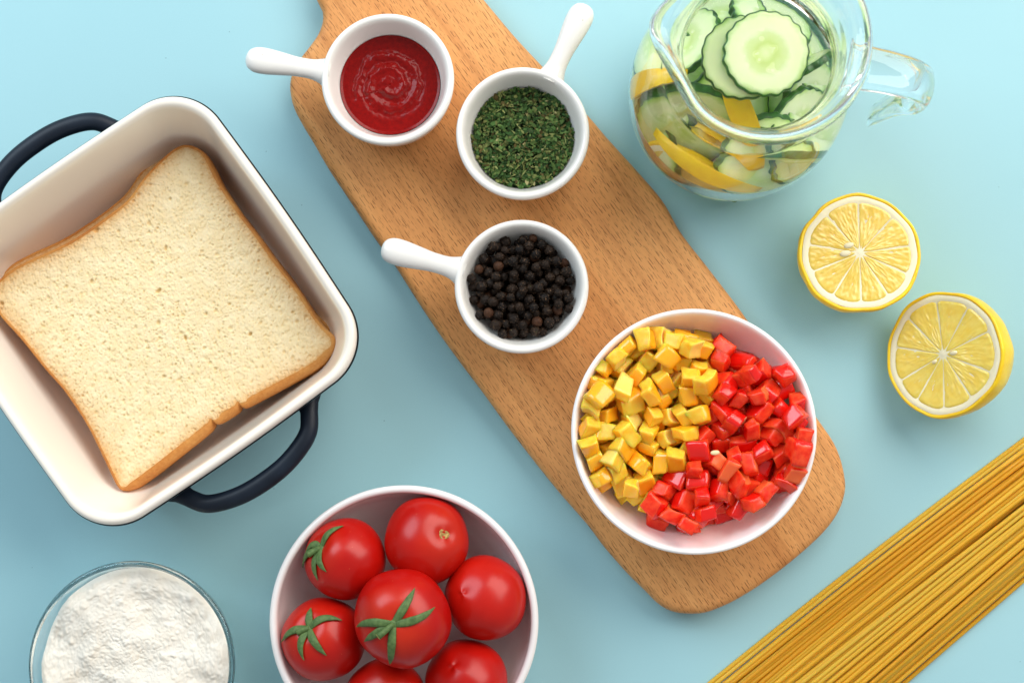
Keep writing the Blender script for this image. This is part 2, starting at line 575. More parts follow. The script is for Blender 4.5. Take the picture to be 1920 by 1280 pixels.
MT_CORN = corn_mat('black_peppercorn', (.005, .0036, .003), (.017, .010, .007), (.25, .14, .07))
MT_CORNB = corn_mat('brown_peppercorn', (.045, .017, .008), (.10, .040, .018), (.22, .12, .05))
iv, if_ = ico(4)
corn_me = []
for k in range(9):
    rid = np.empty(len(iv))
    for i, v in enumerate(iv):
        p = Vector(v) * 2.3 + Vector((k * 7.1, k * 3.3, 1.7))
        p += Vector((noise.noise(p * 1.3), noise.noise(p * 1.3 + Vector((9, 0, 0))), noise.noise(p * 1.3 + Vector((0, 9, 0))))) * .55
        rid[i] = 1 - min(1, abs(noise.noise(p)) * 3.6)
    sm = k >= 7
    disp = 1 + (.05 if sm else .22) * (rid - .5)
    attr = rid ** 3 * (.5 if sm else 1)
    corn_me.append(mesh('peppercorn', iv * disp[:, None] * .235, if_, MT_CORN if not sm else MT_CORNB, attrs={'ridge': attr}))


def clock(dx, dy, R):
    hr = round(((90 - math.degrees(math.atan2(dy, dx))) % 360) / 30) % 12 or 12
    nm = ('one', 'two', 'three', 'four', 'five', 'six', 'seven', 'eight', 'nine', 'ten', 'eleven', 'twelve')[hr - 1] + " o'clock"
    q = math.hypot(dx, dy) / R
    if q < .22: return 'in the very centre of the heap'
    return ('close to the centre towards ' if q < .5 else 'midway out towards ' if q < .78 else 'by the rim at ') + nm


PCA = np.array(pcs)
for i, (x, y, z, r) in enumerate(pcs):
    buried = bool(((np.hypot(PCA[:, 0] - x, PCA[:, 1] - y) < .30) & (PCA[:, 2] > z + .2)).any())
    brown = RNG.random() < .10
    q = Quaternion(RNG.normal(size=4).tolist()).normalized()
    o = link('peppercorn', corn_me[int(RNG.integers(7, 9))] if brown else corn_me[int(RNG.integers(0, 7))], None, (P_C.x + x, P_C.y + y, BZ + z), q)
    o.scale = [r / .235] * 3
    if brown: tag(o, ('half covered' if buried else 'smooth') + ' reddish brown peppercorn ' + clock(x, y, 2.35), 'peppercorn', 'brown peppercorns among the black ones')
    else: tag(o, ('half covered' if buried else 'wrinkled topmost') + ' black peppercorn ' + clock(x, y, 2.35), 'peppercorn', 'black peppercorns in the bowl')

# ------------------------------------------------------------------ opal bowl of diced pepper
OC = at(1301, 808, BZ + 4.0)
opr = sprof([(0, .25), (2.5, .25), (2.6, 0), (3.0, 0), (3.4, .2), (4.3, .95), (4.95, 1.9), (5.33, 3.0), (5.50, 3.85), (5.51, 3.98), (5.44, 4.06), (5.34, 4.04), (5.24, 3.85), (5.08, 3.2), (4.85, 2.5), (4.5, 1.8), (4.0, 1.25), (3.3, .9), (2.4, .74), (0, .72)], 5)
v, f = lathe(opr, 144)
tag(part('serving_bowl', v, f, MT_OPAL, None, (OC.x, OC.y, BZ + .004)), 'round white opal glass bowl holding diced yellow and red pepper', 'bowl')


def flesh(name, c0, c1, skin, sss):
    m = M(name, c0, .28, .3, sss=sss, ssss=.010, sssr=(1, .34, .06), coat=.1, coatr=.15)
    cc = m.co((1, 1, 1), True)
    n = m.noise(3.0, 4, co=cc)
    m.set('Base Color', m.ramp(n, [(.3, c0), (.72, c1)]))
    st = m.noise(1.0, 4, .6, m.co((14, 3, 6), True))
    m.bump(st, .35, .04)
    s = M(name + '_skin', skin, .16, .5, coat=.3, coatr=.08, sss=.45, ssss=.006, sssr=(1, .3, .1))
    return m.m, s.m


YF, YS = flesh('yellow_pepper', (1.0, .47, .018), (1.0, .63, .08), (1.0, .45, .014), .9)
RF, RS = flesh('red_pepper', (.80, .012, .004), (1.0, .10, .030), (.72, .008, .004), .75)
YI = M('yellow_pepper_inside', (1.0, .68, .16), .3, .4, sss=.8, ssss=.006, sssr=(1, .4, .1)).m
RI = M('red_pepper_inside', (.98, .16, .045), .3, .4, sss=.7, ssss=.006, sssr=(1, .3, .08)).m
PALE = M('pale_membrane', (.88, .50, .25), .35, .4, sss=.3, ssss=.004, sssr=(1, .5, .3)).m

n = 7
gu = np.linspace(-1, 1, n)


def dice_mesh(name, d, rnd, mats, pale=False):
    bm = bmesh.new()
    bmesh.ops.create_cube(bm, size=2.0)
    bmesh.ops.subdivide_edges(bm, edges=bm.edges[:], cuts=5, use_grid_fill=True)
    V = np.array([v.co for v in bm.verts])
    F = [tuple(v.index for v in f.verts) for f in bm.faces]
    bm.free()
    top = np.array([all(V[i, 2] > .999 for i in f) for f in F])
    end = np.array([all(V[i, 0] > .3 for i in f) for f in F])
    V0 = V.copy()
    q = 22.0                                                     # rounded corners
    V = V / (np.sum(np.abs(V) ** q, 1) ** (1 / q))[:, None]
    off = rnd.uniform(-.33, .33, (2, 2, 2, 3))                  # uneven knife cuts: every corner shifted
    w = [(1 - V[:, k]) / 2 for k in range(3)]
    sh = 0
    for i in range(2):
        for j in range(2):
            for k in range(2):
                ww = (w[0] if i == 0 else 1 - w[0]) * (w[1] if j == 0 else 1 - w[1]) * (w[2] if k == 0 else 1 - w[2])
                sh = sh + ww[:, None] * off[i, j, k]
    V = V + sh
    V[:, 2] += rnd.uniform(-.55, .12) * (V[:, 0] ** 2 - .4) + rnd.uniform(-.12, .08) * (V[:, 1] ** 2 - .4)
    s = rnd.uniform(0, 50)
    for i in range(len(V)):
        V[i] += np.array(noise.noise_vector(Vector(V[i] * 2.6) + Vector((s, 0, 0)))) * .07
    V = V * (np.array(d) / 2 * 1.08)
    fm = np.zeros(len(F), int)
    fm[top] = 1
    fm[np.array([all(V0[i, 2] < -.999 for i in f) for f in F])] = 3
    if pale: fm[end & ~top] = 2
    return mesh(name, V, F, list(mats[:2]) + [PALE, mats[2]], fmat=fm)


PEP = """y,0,0.56,0.83,0.68,4.43,-2.06,2.93,0.992,-0.121,-0.009,0.016
y,1,0.88,0.88,0.67,3.94,-1.19,2.91,0.799,-0.141,0.1,-0.576
y,2,0.83,0.85,0.56,3.68,0.07,2.89,0.666,-0.129,0.139,-0.722
y,3,0.74,0.66,0.66,3.73,0.99,2.99,0.974,0.091,0.205,0.023
y,4,0.61,0.57,0.9,3.89,2.04,3.27,0.843,0.162,-0.462,-0.223
y,5,0.65,0.71,0.9,5,-3.01,3.1,0.552,-0.222,-0.077,-0.8
y,6,0.72,0.65,0.69,5.14,-2.29,2.78,0.994,-0.072,0.056,-0.067
y,7,0.58,0.65,0.82,4.75,-0.94,2.79,0.792,-0.041,0.025,-0.608
y,8,0.78,0.82,0.68,4.59,-0.18,2.73,0.713,-0.038,0.038,-0.699
y,9,0.78,0.75,0.55,4.68,1.06,2.69,0.895,0.018,0.075,-0.44
y,10,0.78,0.83,0.67,4.76,2,2.89,0.644,-0.06,0.155,-0.747
y,11,0.89,0.88,0.73,5.14,2.85,3.22,0.788,0.168,-0.563,-0.185
r,12,0.77,0.8,0.56,5.6,-3.74,3.31,0.923,0.361,-0.021,-0.132
r,13,0.72,0.63,0.57,5.74,-3.23,2.93,0.93,-0.355,0.062,-0.078
r,14,0.71,0.68,0.76,5.87,-2.44,2.78,0.664,-0.06,-0.051,-0.743
y,15,0.59,0.84,0.68,5.77,-1.53,2.69,0.992,-0.002,0.003,0.124
y,16,0.75,0.89,0.84,5.5,-0.65,2.76,0.999,-0.001,0.004,0.039
y,17,0.89,0.89,0.76,5.53,0.33,2.72,0.997,0.001,0.004,-0.082
y,18,0.77,0.6,0.77,5.49,1.62,2.89,0.544,0.352,0.358,-0.672
y,19,0.89,0.87,0.76,5.96,2.56,2.97,0.977,0.144,0.147,-0.057
y,20,0.89,0.72,0.65,6.04,3.41,3.24,0.922,-0.373,0.106,-0.015
r,21,0.9,0.65,0.76,6.49,-3.84,3.27,0.112,0.575,0.739,-0.333
r,22,0.82,0.66,0.74,6.58,-2.83,3.44,0.838,-0.539,0.031,-0.077
r,23,0.56,0.64,0.71,6.59,-2.34,2.72,0.725,-0.02,-0.02,-0.688
y,24,0.7,0.75,0.8,6.35,-1.21,2.74,0.992,-0.003,0.002,0.124
y,25,0.65,0.84,0.57,6.33,-0.21,2.62,0.659,-0.003,0.002,-0.752
y,26,0.87,0.6,0.72,6.4,0.64,2.7,0.846,0.001,0.003,-0.534
y,27,0.63,0.84,0.83,6.63,1.67,2.76,0.912,0.003,0.002,-0.409
y,28,0.8,0.57,0.84,6.95,2.67,2.87,0.996,0.087,0.002,-0.005
y,29,0.6,0.76,0.69,6.86,3.46,3.27,0.982,-0.185,-0.01,0.025
r,30,0.76,0.72,0.88,7.3,-3.67,3.09,0.841,0.5,0.192,0.068
r,31,0.74,0.77,0.64,7.32,-2.49,2.77,0.679,-0.733,0.005,-0.046
r,32,0.63,0.68,0.81,7.13,-1.51,2.75,1,-0.004,-0.001,-0.029
y,33,0.76,0.63,0.86,7.07,-0.74,2.76,0.999,-0.004,-0.001,-0.052
y,34,0.57,0.6,0.88,7.11,0.01,2.77,0.667,0.002,0.001,-0.745
y,35,0.77,0.67,0.63,7.23,0.78,2.66,0.997,0.004,-0.001,-0.073
y,36,0.84,0.78,0.83,7.53,1.97,2.81,0.807,0.022,0.045,-0.588
y,37,0.58,0.56,0.62,7.99,2.82,2.85,0.983,0.165,-0.03,-0.068
y,38,0.71,0.86,0.77,7.58,3.47,3.29,0.896,-0.441,-0.01,-0.055
r,39,0.56,0.87,0.68,8.13,-3.33,3.08,0.695,0.138,0.345,-0.615
r,40,0.59,0.78,0.65,8.17,-2.61,2.74,0.789,-0.039,-0.075,-0.609
r,41,0.69,0.89,0.68,7.87,-1.68,2.68,0.998,-0.003,-0.003,0.068
r,42,0.61,0.63,0.79,7.76,-0.87,2.73,0.671,0,-0.003,-0.741
y,43,0.69,0.57,0.74,7.76,-0,2.71,0.644,0.004,-0.002,-0.765
r,44,0.86,0.72,0.88,8.05,0.72,2.78,0.998,0.003,-0.002,-0.062
r,45,0.66,0.57,0.56,8.31,1.6,2.65,0.612,0.03,0.021,-0.79
r,46,0.58,0.66,0.59,8.61,2.71,2.89,0.973,0.201,-0.05,-0.101
r,47,0.72,0.75,0.68,8.36,3.43,3.45,0.596,-0.076,-0.132,-0.788
r,48,0.6,0.58,0.64,8.89,-3.16,3.04,0.956,-0.232,0.02,0.178
r,49,0.62,0.65,0.68,8.96,-2.42,2.82,0.98,-0.071,-0.081,0.169
r,50,0.86,0.78,0.82,8.69,-1.69,2.79,0.816,-0.026,-0.041,-0.576
r,51,0.64,0.83,0.68,8.44,-0.77,2.69,0.999,-0.001,-0.004,0.035
r,52,0.65,0.57,0.82,8.43,-0.02,2.75,0.737,0.003,-0.003,-0.676
r,53,0.76,0.63,0.7,8.88,0.69,2.71,0.997,0.021,-0.009,-0.073
r,54,0.8,0.58,0.74,8.99,1.29,2.77,0.996,0.018,-0.056,-0.074
r,55,0.87,0.71,0.7,9.21,2.36,3,0.619,0.204,0.079,-0.754
r,56,0.76,0.59,0.83,9.13,3.1,3.43,0.906,0.366,-0.178,-0.115
r,57,0.89,0.84,0.85,9.87,-2.41,3.35,0.854,0.205,0.251,-0.408
r,58,0.56,0.61,0.58,9.42,-1.57,2.72,0.816,0.007,-0.081,-0.573
r,59,0.77,0.83,0.68,9.22,-0.71,2.72,0.999,-0.013,-0.033,-0.04
r,60,0.66,0.56,0.66,9.4,0,2.72,0.995,0.004,-0.056,-0.078
r,61,0.79,0.78,0.74,9.72,0.67,2.83,0.641,0.104,-0.038,-0.759
r,62,0.65,0.58,0.58,9.79,1.49,2.87,0.985,0.106,-0.137,0.005
r,63,0.8,0.58,0.81,10.02,2.22,3.25,0.854,-0.467,-0.101,-0.206
r,64,0.87,0.76,0.69,10.27,-1.44,3.19,0.964,0.048,-0.002,-0.262
r,65,0.66,0.64,0.77,10.69,-0.83,3.27,0.523,-0.093,0.28,-0.8
r,66,0.57,0.75,0.84,10.59,-0.04,3.25,0.655,-0.196,0.28,-0.674
r,67,0.65,0.76,0.89,10.7,0.63,3.34,0.962,0.064,0.264,0.004
r,68,0.61,0.62,0.76,10.53,1.37,3.33,0.734,-0.13,0.249,-0.618
y,69,0.7,0.64,0.71,3.51,-2.07,3.46,0.877,0.271,0.076,-0.39
y,70,0.58,0.68,0.86,3.1,-1.32,3.49,0.759,0.275,-0.176,-0.563
y,71,0.63,0.87,0.88,3.06,-0.55,3.62,0.682,-0.031,0.72,0.125
y,72,0.68,0.82,0.6,3.24,0.42,3.6,0.673,0.157,-0.088,-0.717
y,73,0.68,0.72,0.75,3.31,2.07,4.06,0.545,0.66,0.09,-0.509
y,74,0.67,0.56,0.65,3.91,-3.11,3.7,0.54,-0.177,-0.717,-0.403
y,75,0.88,0.9,0.66,4.41,-2.47,3.69,0.896,0.255,0.101,-0.35
y,76,0.74,0.69,0.87,4.45,-1.23,3.68,0.996,-0.014,0.046,0.072
y,77,0.62,0.71,0.57,3.89,-0.53,3.42,0.876,-0.461,0.042,0.137
y,78,0.65,0.82,0.81,4.44,0.72,3.42,0.965,0.207,-0.16,0.006
y,79,0.86,0.7,0.86,4.02,2.68,3.66,0.754,-0.092,-0.436,0.482
y,80,0.55,0.57,0.84,4.72,3.51,3.8,0.781,-0.346,0.515,0.072
r,81,0.86,0.8,0.57,5.45,-4.25,3.83,0.513,0.845,-0.103,-0.113
r,82,0.65,0.55,0.82,5.75,-3.81,4.07,0.68,0.056,-0.678,-0.274
r,83,0.62,0.58,0.67,5.82,-2.94,3.49,0.719,0.268,-0.27,0.582
y,84,0.6,0.72,0.79,5.14,-1.67,3.4,0.953,-0.268,0.047,-0.13
y,85,0.87,0.74,0.78,4.69,-0.39,3.53,0.618,-0.784,-0.008,0.056
y,86,0.64,0.68,0.86,5.11,0.96,3.55,0.617,-0.098,-0.3,-0.721
y,87,0.59,0.77,0.85,5.41,1.93,3.67,0.947,-0.231,0.12,0.189
y,88,0.8,0.64,0.69,5.51,3.1,4.21,0.286,0.516,0.576,-0.565
y,89,0.66,0.61,0.88,5.82,3.93,4.08,0.712,-0.204,0.122,-0.66
r,90,0.71,0.59,0.82,6.77,-4.47,3.87,0.821,0.115,-0.556,-0.058
r,91,0.74,0.89,0.7,6.81,-3.78,4.14,0.737,-0.12,0.143,-0.649
r,92,0.87,0.66,0.83,6.76,-1.84,3.57,1,-0.004,-0,0.025
y,93,0.75,0.73,0.65,5.78,-0.93,3.5,0.933,-0.002,0.003,-0.36
y,94,0.6,0.62,0.79,5.88,0.14,3.41,0.375,0.372,-0.598,-0.603
y,95,0.77,0.85,0.61,6.09,1.05,3.36,0.324,0.022,-0.208,-0.923
y,96,0.57,0.8,0.59,6.75,1.8,3.47,0.814,0.002,0.003,-0.581
y,97,0.65,0.67,0.86,6.92,2.65,3.87,0.891,0.289,-0.038,0.349
y,98,0.78,0.81,0.8,6.7,3.98,3.89,0.983,-0.184,0.01,-0.002
r,99,0.72,0.55,0.83,7.63,-4.18,3.61,0.908,-0.367,0.064,0.193
r,100,0.59,0.62,0.89,7.42,-3.18,3.56,0.631,0.251,0.46,-0.572
r,101,0.65,0.55,0.78,7.76,-0.97,3.54,0.767,0.034,-0.032,-0.639
y,102,0.81,0.68,0.76,7,-0.38,3.6,0.962,0.039,-0.014,-0.269
y,103,0.57,0.56,0.82,7.17,0.45,3.61,0.994,-0.085,0.002,-0.073
y,104,0.73,0.56,0.83,7.11,1.1,3.4,0.652,-0.047,-0.041,-0.756
y,105,0.56,0.86,0.9,7.72,1.54,3.63,0.99,0.047,0.027,0.133
y,106,0.58,0.63,0.55,7.58,3,3.83,0.242,0.137,0.294,-0.915
y,107,0.79,0.63,0.69,7.53,3.95,3.82,0.952,0.301,-0.045,-0.032
r,108,0.78,0.78,0.86,8.45,-3.9,3.52,0.773,0.183,0.323,-0.514
r,109,0.62,0.74,0.84,8.02,-2.53,3.49,0.998,-0.057,-0.029,0.028
r,110,0.65,0.55,0.6,8.88,-1.61,3.51,0.95,-0.037,-0.032,-0.308
r,111,0.87,0.58,0.6,8.53,-0.89,3.47,0.984,0.057,-0.144,0.084
r,112,0.83,0.71,0.87,7.87,-0.13,3.6,0.77,0.07,0.007,-0.635
r,113,0.65,0.84,0.57,8.16,0.72,3.51,0.663,0.003,0,-0.749
r,114,0.81,0.69,0.66,8.46,1.56,3.42,0.832,0.044,-0.038,-0.552
r,115,0.77,0.87,0.77,8.16,2.42,3.6,0.956,0.086,0.117,0.257
r,116,0.65,0.71,0.57,8.37,3.76,4,0.255,-0.021,-0.151,-0.955
r,117,0.58,0.85,0.66,9.28,-3.62,3.5,0.828,0.189,0.283,-0.446
r,118,0.65,0.64,0.84,8.96,-2.76,3.8,0.79,0.364,0.192,-0.454
r,119,0.77,0.69,0.7,9.45,-2,3.96,0.875,0.058,0.323,-0.356
r,120,0.76,0.76,0.61,9.48,-1.17,3.42,0.965,-0.03,0.064,-0.254
r,121,0.58,0.77,0.65,8.99,-0.09,3.38,0.822,-0.099,0.557,-0.074
r,122,0.79,0.73,0.85,9.07,0.86,3.59,0.772,0.009,0.011,-0.635
r,123,0.59,0.86,0.68,9.33,1.75,3.58,0.738,0.294,0.101,-0.599
r,124,0.9,0.6,0.81,9.17,2.43,3.93,0.76,-0.264,0.505,-0.313
r,125,0.64,0.77,0.7,9.02,3.98,4.66,0.47,0.233,-0.592,-0.612
r,126,0.61,0.88,0.57,10.07,-3.09,3.69,0.87,0.216,0.242,-0.371
r,127,0.63,0.71,0.56,10.12,-1.52,3.84,0.682,0.223,0.679,-0.155
r,128,0.57,0.59,0.9,9.96,-0.51,3.4,0.863,-0.092,0.296,-0.4
r,129,0.57,0.61,0.8,9.6,0.17,3.56,0.987,0.094,-0.12,0.055
r,130,0.81,0.81,0.87,9.83,0.97,3.75,0.772,0.014,0.017,-0.635
r,131,0.59,0.58,0.64,10,1.83,3.85,0.951,0.257,-0.142,0.094
r,132,0.76,0.66,0.69,9.88,2.9,3.73,0.902,-0.325,-0.144,-0.246
r,133,0.8,0.81,0.72,10.75,-1.94,3.84,0.502,0.001,0.124,-0.856
r,134,0.71,0.74,0.58,11.1,-1.08,3.76,0.562,-0.079,0.284,-0.773
r,135,0.76,0.78,0.66,11.22,-0.23,3.81,0.968,0.096,0.227,-0.049
r,136,0.71,0.75,0.62,11.23,0.63,3.91,0.96,0.081,0.259,0.067
r,137,0.61,0.69,0.87,10.71,1.98,4.07,0.951,-0.298,0.039,-0.066
y,138,0.55,0.64,0.9,3.08,-2.38,4.21,0.849,0.216,-0.033,-0.481
y,139,0.87,0.6,0.9,2.89,-1.75,4.39,0.973,0.159,-0.142,0.088
y,140,0.71,0.66,0.88,2.66,-0.61,4.4,0.997,0.064,0.032,0.013
y,141,0.9,0.77,0.73,3.05,1.2,4.19,0.976,0.12,0.053,-0.175
y,142,0.65,0.8,0.57,3.39,-3.02,4.33,0.52,0.726,-0.388,-0.227
y,143,0.62,0.63,0.57,4.45,-3.04,4.11,0.422,-0.546,-0.074,-0.719
y,144,0.72,0.82,0.6,3.8,-1.45,4.11,0.83,0.19,-0.493,-0.178
y,145,0.87,0.84,0.88,2.67,0.25,4.21,0.973,0.129,-0.191,-0.02
y,146,0.79,0.56,0.67,4.08,1.45,3.61,0.922,0.301,0.238,0.058
y,147,0.88,0.76,0.81,3.67,2.81,4.72,0.41,0.286,-0.743,-0.445
y,148,0.81,0.81,0.77,4.5,3.53,4.5,0.596,0.637,-0.459,-0.167
y,149,0.57,0.71,0.63,4.6,-4.02,4.58,0.704,0.522,0.436,0.207
y,150,0.73,0.72,0.79,3.96,-3.61,4.6,0.194,0.412,-0.543,-0.705
y,151,0.83,0.8,0.62,5.82,-1.96,3.58,0.693,0.246,-0.36,0.575
y,152,0.64,0.56,0.56,5.63,-0.74,4.11,0.218,-0.004,-0,-0.976
y,153,0.9,0.61,0.75,3.87,0.67,4.29,0.484,0.4,-0.457,-0.63
y,154,0.6,0.84,0.65,4.93,1.44,4.07,0.525,0.582,0.081,-0.616
y,155,0.71,0.75,0.78,4.57,2.42,4.37,0.589,0.192,0.155,-0.769
y,156,0.89,0.77,0.85,5.46,4,4.87,0.315,0.638,-0.638,-0.295
r,157,0.67,0.6,0.84,6.08,-4.69,4.43,0.187,-0.528,-0.105,0.822
r,158,0.63,0.78,0.79,6.21,-3.1,4.3,0.908,0.083,0.165,-0.376
r,159,0.81,0.7,0.75,7.01,-2.81,4.32,0.733,-0.314,-0.384,-0.466
r,160,0.76,0.72,0.78,7.26,-1.8,4.37,0.51,0.49,0.506,-0.493
y,161,0.68,0.79,0.78,6.31,-0.44,4.31,0.951,-0.036,-0.242,0.19
y,162,0.79,0.7,0.86,5.38,0.23,4.27,0.933,0.338,-0.121,0.008
y,163,0.88,0.66,0.78,6.05,2.4,3.67,0.536,0.603,-0.251,-0.535
y,164,0.79,0.57,0.85,6.31,3.13,4.18,0.963,0.151,0.191,-0.111
y,165,0.68,0.89,0.62,6.69,3.89,4.69,0.621,-0.093,-0.099,-0.772
r,166,0.77,0.57,0.55,7.29,-4.73,4.29,0.971,0.131,0.181,0.084
r,167,0.75,0.73,0.83,7.23,-3.9,4.8,0.934,-0.054,0.179,-0.304
r,168,0.59,0.85,0.84,7.86,-2.63,4.34,0.91,-0.064,-0.005,0.409
r,169,0.82,0.8,0.71,8.1,-1.62,4.1,0.989,-0.09,-0.078,0.084
r,170,0.9,0.89,0.61,7.46,-0.81,4.27,0.983,0.041,-0.018,0.178
y,171,0.62,0.63,0.74,6.37,0.48,3.96,0.677,0.491,0.016,0.549
y,172,0.67,0.59,0.66,7.12,1.98,4.32,0.749,-0.013,-0.55,-0.37
y,173,0.61,0.64,0.67,7.54,2.71,4.43,0.839,0.261,0.029,-0.477
y,174,0.6,0.59,0.7,7.46,3.5,4.4,0.968,0.228,-0.081,0.061
r,175,0.82,0.68,0.86,8.48,-4.41,4.34,0.038,-0.604,-0.281,0.744
r,176,0.68,0.75,0.55,8.02,-3.58,4.18,0.783,-0.143,-0.194,-0.573
r,177,0.83,0.71,0.72,8.69,-2.41,4.39,0.268,0.109,-0.377,-0.88
r,178,0.72,0.88,0.9,9.14,-1.31,4.37,0.774,0.182,0.249,-0.553
r,179,0.64,0.59,0.64,8.57,-0.01,3.83,0.591,0.277,0.516,0.554
r,180,0.77,0.6,0.84,8.4,0.77,4.22,0.771,0.003,-0,-0.637
r,181,0.69,0.87,0.7,8.39,1.52,4.29,0.751,-0.184,0.159,-0.613
r,182,0.83,0.63,0.64,8.21,2.21,4.36,0.976,0.046,0.175,0.121
y,183,0.73,0.61,0.69,7.88,4.29,4.56,0.96,-0.163,-0.055,-0.22
r,184,0.67,0.63,0.77,8.92,-3.44,4.24,0.879,0.401,0.094,-0.239
r,185,0.74,0.75,0.78,9.91,-2.41,4.49,0.728,0.324,0.114,0.593
r,186,0.64,0.72,0.71,9.82,-0.82,4.28,0.968,0.149,-0.036,0.2
r,187,0.62,0.82,0.89,9.18,-0.16,4.38,0.896,0.118,-0.42,0.089
r,188,0.86,0.78,0.6,9.18,0.64,4.54,0.477,-0.378,-0.57,-0.552
r,189,0.57,0.8,0.9,9.35,1.75,4.35,0.563,-0.245,-0.528,-0.587
r,190,0.72,0.58,0.6,8.91,3.09,4.34,0.49,0.004,-0.397,-0.776
r,191,0.83,0.6,0.78,10.44,-3.24,4.43,0.372,0.063,0.213,-0.901
r,192,0.77,0.68,0.71,10.28,-1.74,4.59,0.965,0.02,-0.144,-0.217
r,193,0.61,0.83,0.75,10.48,-0.62,4.32,0.946,-0.232,-0.173,0.148
r,194,0.66,0.74,0.74,10.34,0.22,4.06,0.93,-0.149,0.33,0.06
r,195,0.68,0.78,0.68,10.28,1.22,4.53,0.356,0.003,0.018,-0.934
r,196,0.67,0.59,0.86,10.38,2.9,4.49,0.394,-0.041,-0.322,-0.86
r,197,0.72,0.6,0.62,9.85,3.25,4.35,0.868,-0.305,0.038,0.39
r,198,0.56,0.65,0.66,11.45,-1.37,4.39,0.914,0.341,0.124,-0.18
r,199,0.71,0.78,0.73,11.5,-0.39,4.43,0.968,0.1,0.226,-0.032
r,200,0.58,0.62,0.82,11.61,0.5,4.57,0.981,0.088,0.163,0.06
r,201,0.81,0.84,0.66,11.11,1.71,4.9,0.818,0.119,0.087,-0.557
y,202,0.59,0.64,0.85,2.83,-2.29,5.23,0.938,0.036,0.221,0.265
y,203,0.72,0.77,0.89,2.55,-1.4,5.14,0.787,0.145,0.25,-0.545
y,204,0.78,0.64,0.62,2.66,1.21,4.92,0.994,0.088,-0.07,0.011
y,205,0.83,0.85,0.83,3.95,-2.45,4.58,0.671,-0.227,-0.449,-0.545
y,206,0.62,0.66,0.6,3.32,-1.1,4.9,0.901,0.271,0.304,0.15
y,207,0.74,0.74,0.73,2.93,-0.24,5.3,0.836,-0.072,-0.544,0.022
y,208,0.71,0.56,0.77,3.61,1.64,4.77,0.566,-0.032,0.309,-0.764
y,209,0.77,0.63,0.85,2.82,1.97,5.03,0.953,0.127,-0.177,-0.21
y,210,0.81,0.84,0.73,4.16,1.18,5.23,0.446,-0.318,0.37,0.75
y,211,0.7,0.62,0.68,3.15,-2.96,5.03,0.105,0.304,-0.661,-0.678
y,212,0.7,0.73,0.84,4.79,-1.7,4.5,0.862,0.265,0.21,-0.378
y,213,0.79,0.78,0.88,3.63,-0.44,4.52,0.704,0.035,0.48,-0.523
y,214,0.9,0.67,0.6,3.17,0.53,5.03,0.904,0.003,0.421,0.08
y,215,0.66,0.64,0.64,4.14,1.65,4.47,0.864,-0.049,-0.494,-0.087
y,216,0.89,0.59,0.6,4.39,2.35,5.1,0.43,0.158,0.189,-0.868
y,217,0.58,0.68,0.8,4.08,3.67,5.22,0.889,0.057,-0.146,-0.431
r,218,0.77,0.81,0.57,5.21,-4.44,4.79,0.505,0.192,-0.014,-0.842
r,219,0.87,0.78,0.89,5.23,-3.53,4.97,0.682,0.285,0.665,-0.106
y,220,0.58,0.87,0.86,5.05,-3.39,4.01,0.809,-0.531,0.201,-0.155
y,221,0.56,0.71,0.82,5.01,-0.89,4.76,0.757,0.046,-0.345,0.553
y,222,0.86,0.74,0.6,4.53,-0.1,4.16,0.654,-0.1,-0.071,-0.746
y,223,0.72,0.63,0.72,4.74,0.8,4.58,0.191,-0.204,0.403,0.871
y,224,0.67,0.77,0.62,5.26,2.25,4.37,0.258,0.957,-0.124,-0.04
y,225,0.74,0.63,0.59,6.18,3.8,5.41,0.766,0.573,-0.284,0.064
y,226,0.81,0.87,0.74,6.77,4.48,5.23,0.991,-0.136,0.011,-0.001
r,227,0.89,0.77,0.62,6.8,-4.76,5.07,0.683,-0.02,0.008,-0.73
r,228,0.65,0.75,0.62,7.46,-3.92,5.48,0.769,-0.113,0.149,-0.612
r,229,0.83,0.85,0.75,7.21,-2.48,5.21,0.078,-0.098,0.295,0.947
r,230,0.77,0.75,0.57,7.95,-1.55,4.93,0.941,-0.057,0.152,-0.296
y,231,0.79,0.83,0.71,7.24,0.08,4.44,0.666,0.216,-0.695,0.162
y,232,0.86,0.63,0.74,6.72,1.26,4.24,0.627,0.356,-0.56,0.408
y,233,0.89,0.6,0.59,6.23,2.28,4.28,0.899,0.109,0.191,-0.38
y,234,0.64,0.8,0.62,7.21,2.5,4.99,0.948,0.256,-0.058,-0.179
y,235,0.77,0.66,0.61,7.45,3.49,5.14,0.966,0.225,-0.045,-0.119
r,236,0.75,0.8,0.71,7.73,-4.78,4.82,0.759,-0.011,0.205,-0.617
r,237,0.66,0.81,0.57,7.82,-3.43,4.73,0.443,-0.033,-0.202,-0.873
r,238,0.83,0.65,0.58,8.52,-3.07,5.08,0.58,0.591,-0.549,0.116
r,239,0.58,0.85,0.84,8.97,-2.54,5.4,0.422,0.836,0.075,-0.343
r,240,0.81,0.87,0.83,8.32,-0.62,4.52,0.909,-0.396,-0.074,0.108
r,241,0.86,0.73,0.6,7.82,0.56,4.87,0.436,0.129,0.51,0.73
r,242,0.78,0.84,0.88,8.48,1.96,5.18,0.871,-0.216,0.245,-0.367
r,243,0.83,0.84,0.66,8.41,3.6,4.88,0.781,0.535,-0.248,-0.206
y,244,0.75,0.7,0.83,7.82,4.51,5.31,0.986,-0.128,-0.048,-0.093
r,245,0.78,0.75,0.82,8.73,-4.61,5.16,0.746,0.215,-0.628,0.058
r,246,0.58,0.77,0.57,9.04,-3.68,4.99,0.941,0.082,0.174,-0.28
r,247,0.74,0.89,0.6,9.29,-2.71,4.86,0.862,0.067,-0.434,-0.253
r,248,0.89,0.56,0.84,10.96,-1.17,5.06,0.542,0.014,0.753,0.373
r,249,0.63,0.6,0.77,9.07,1.26,5.5,0.823,-0.491,0.153,-0.24
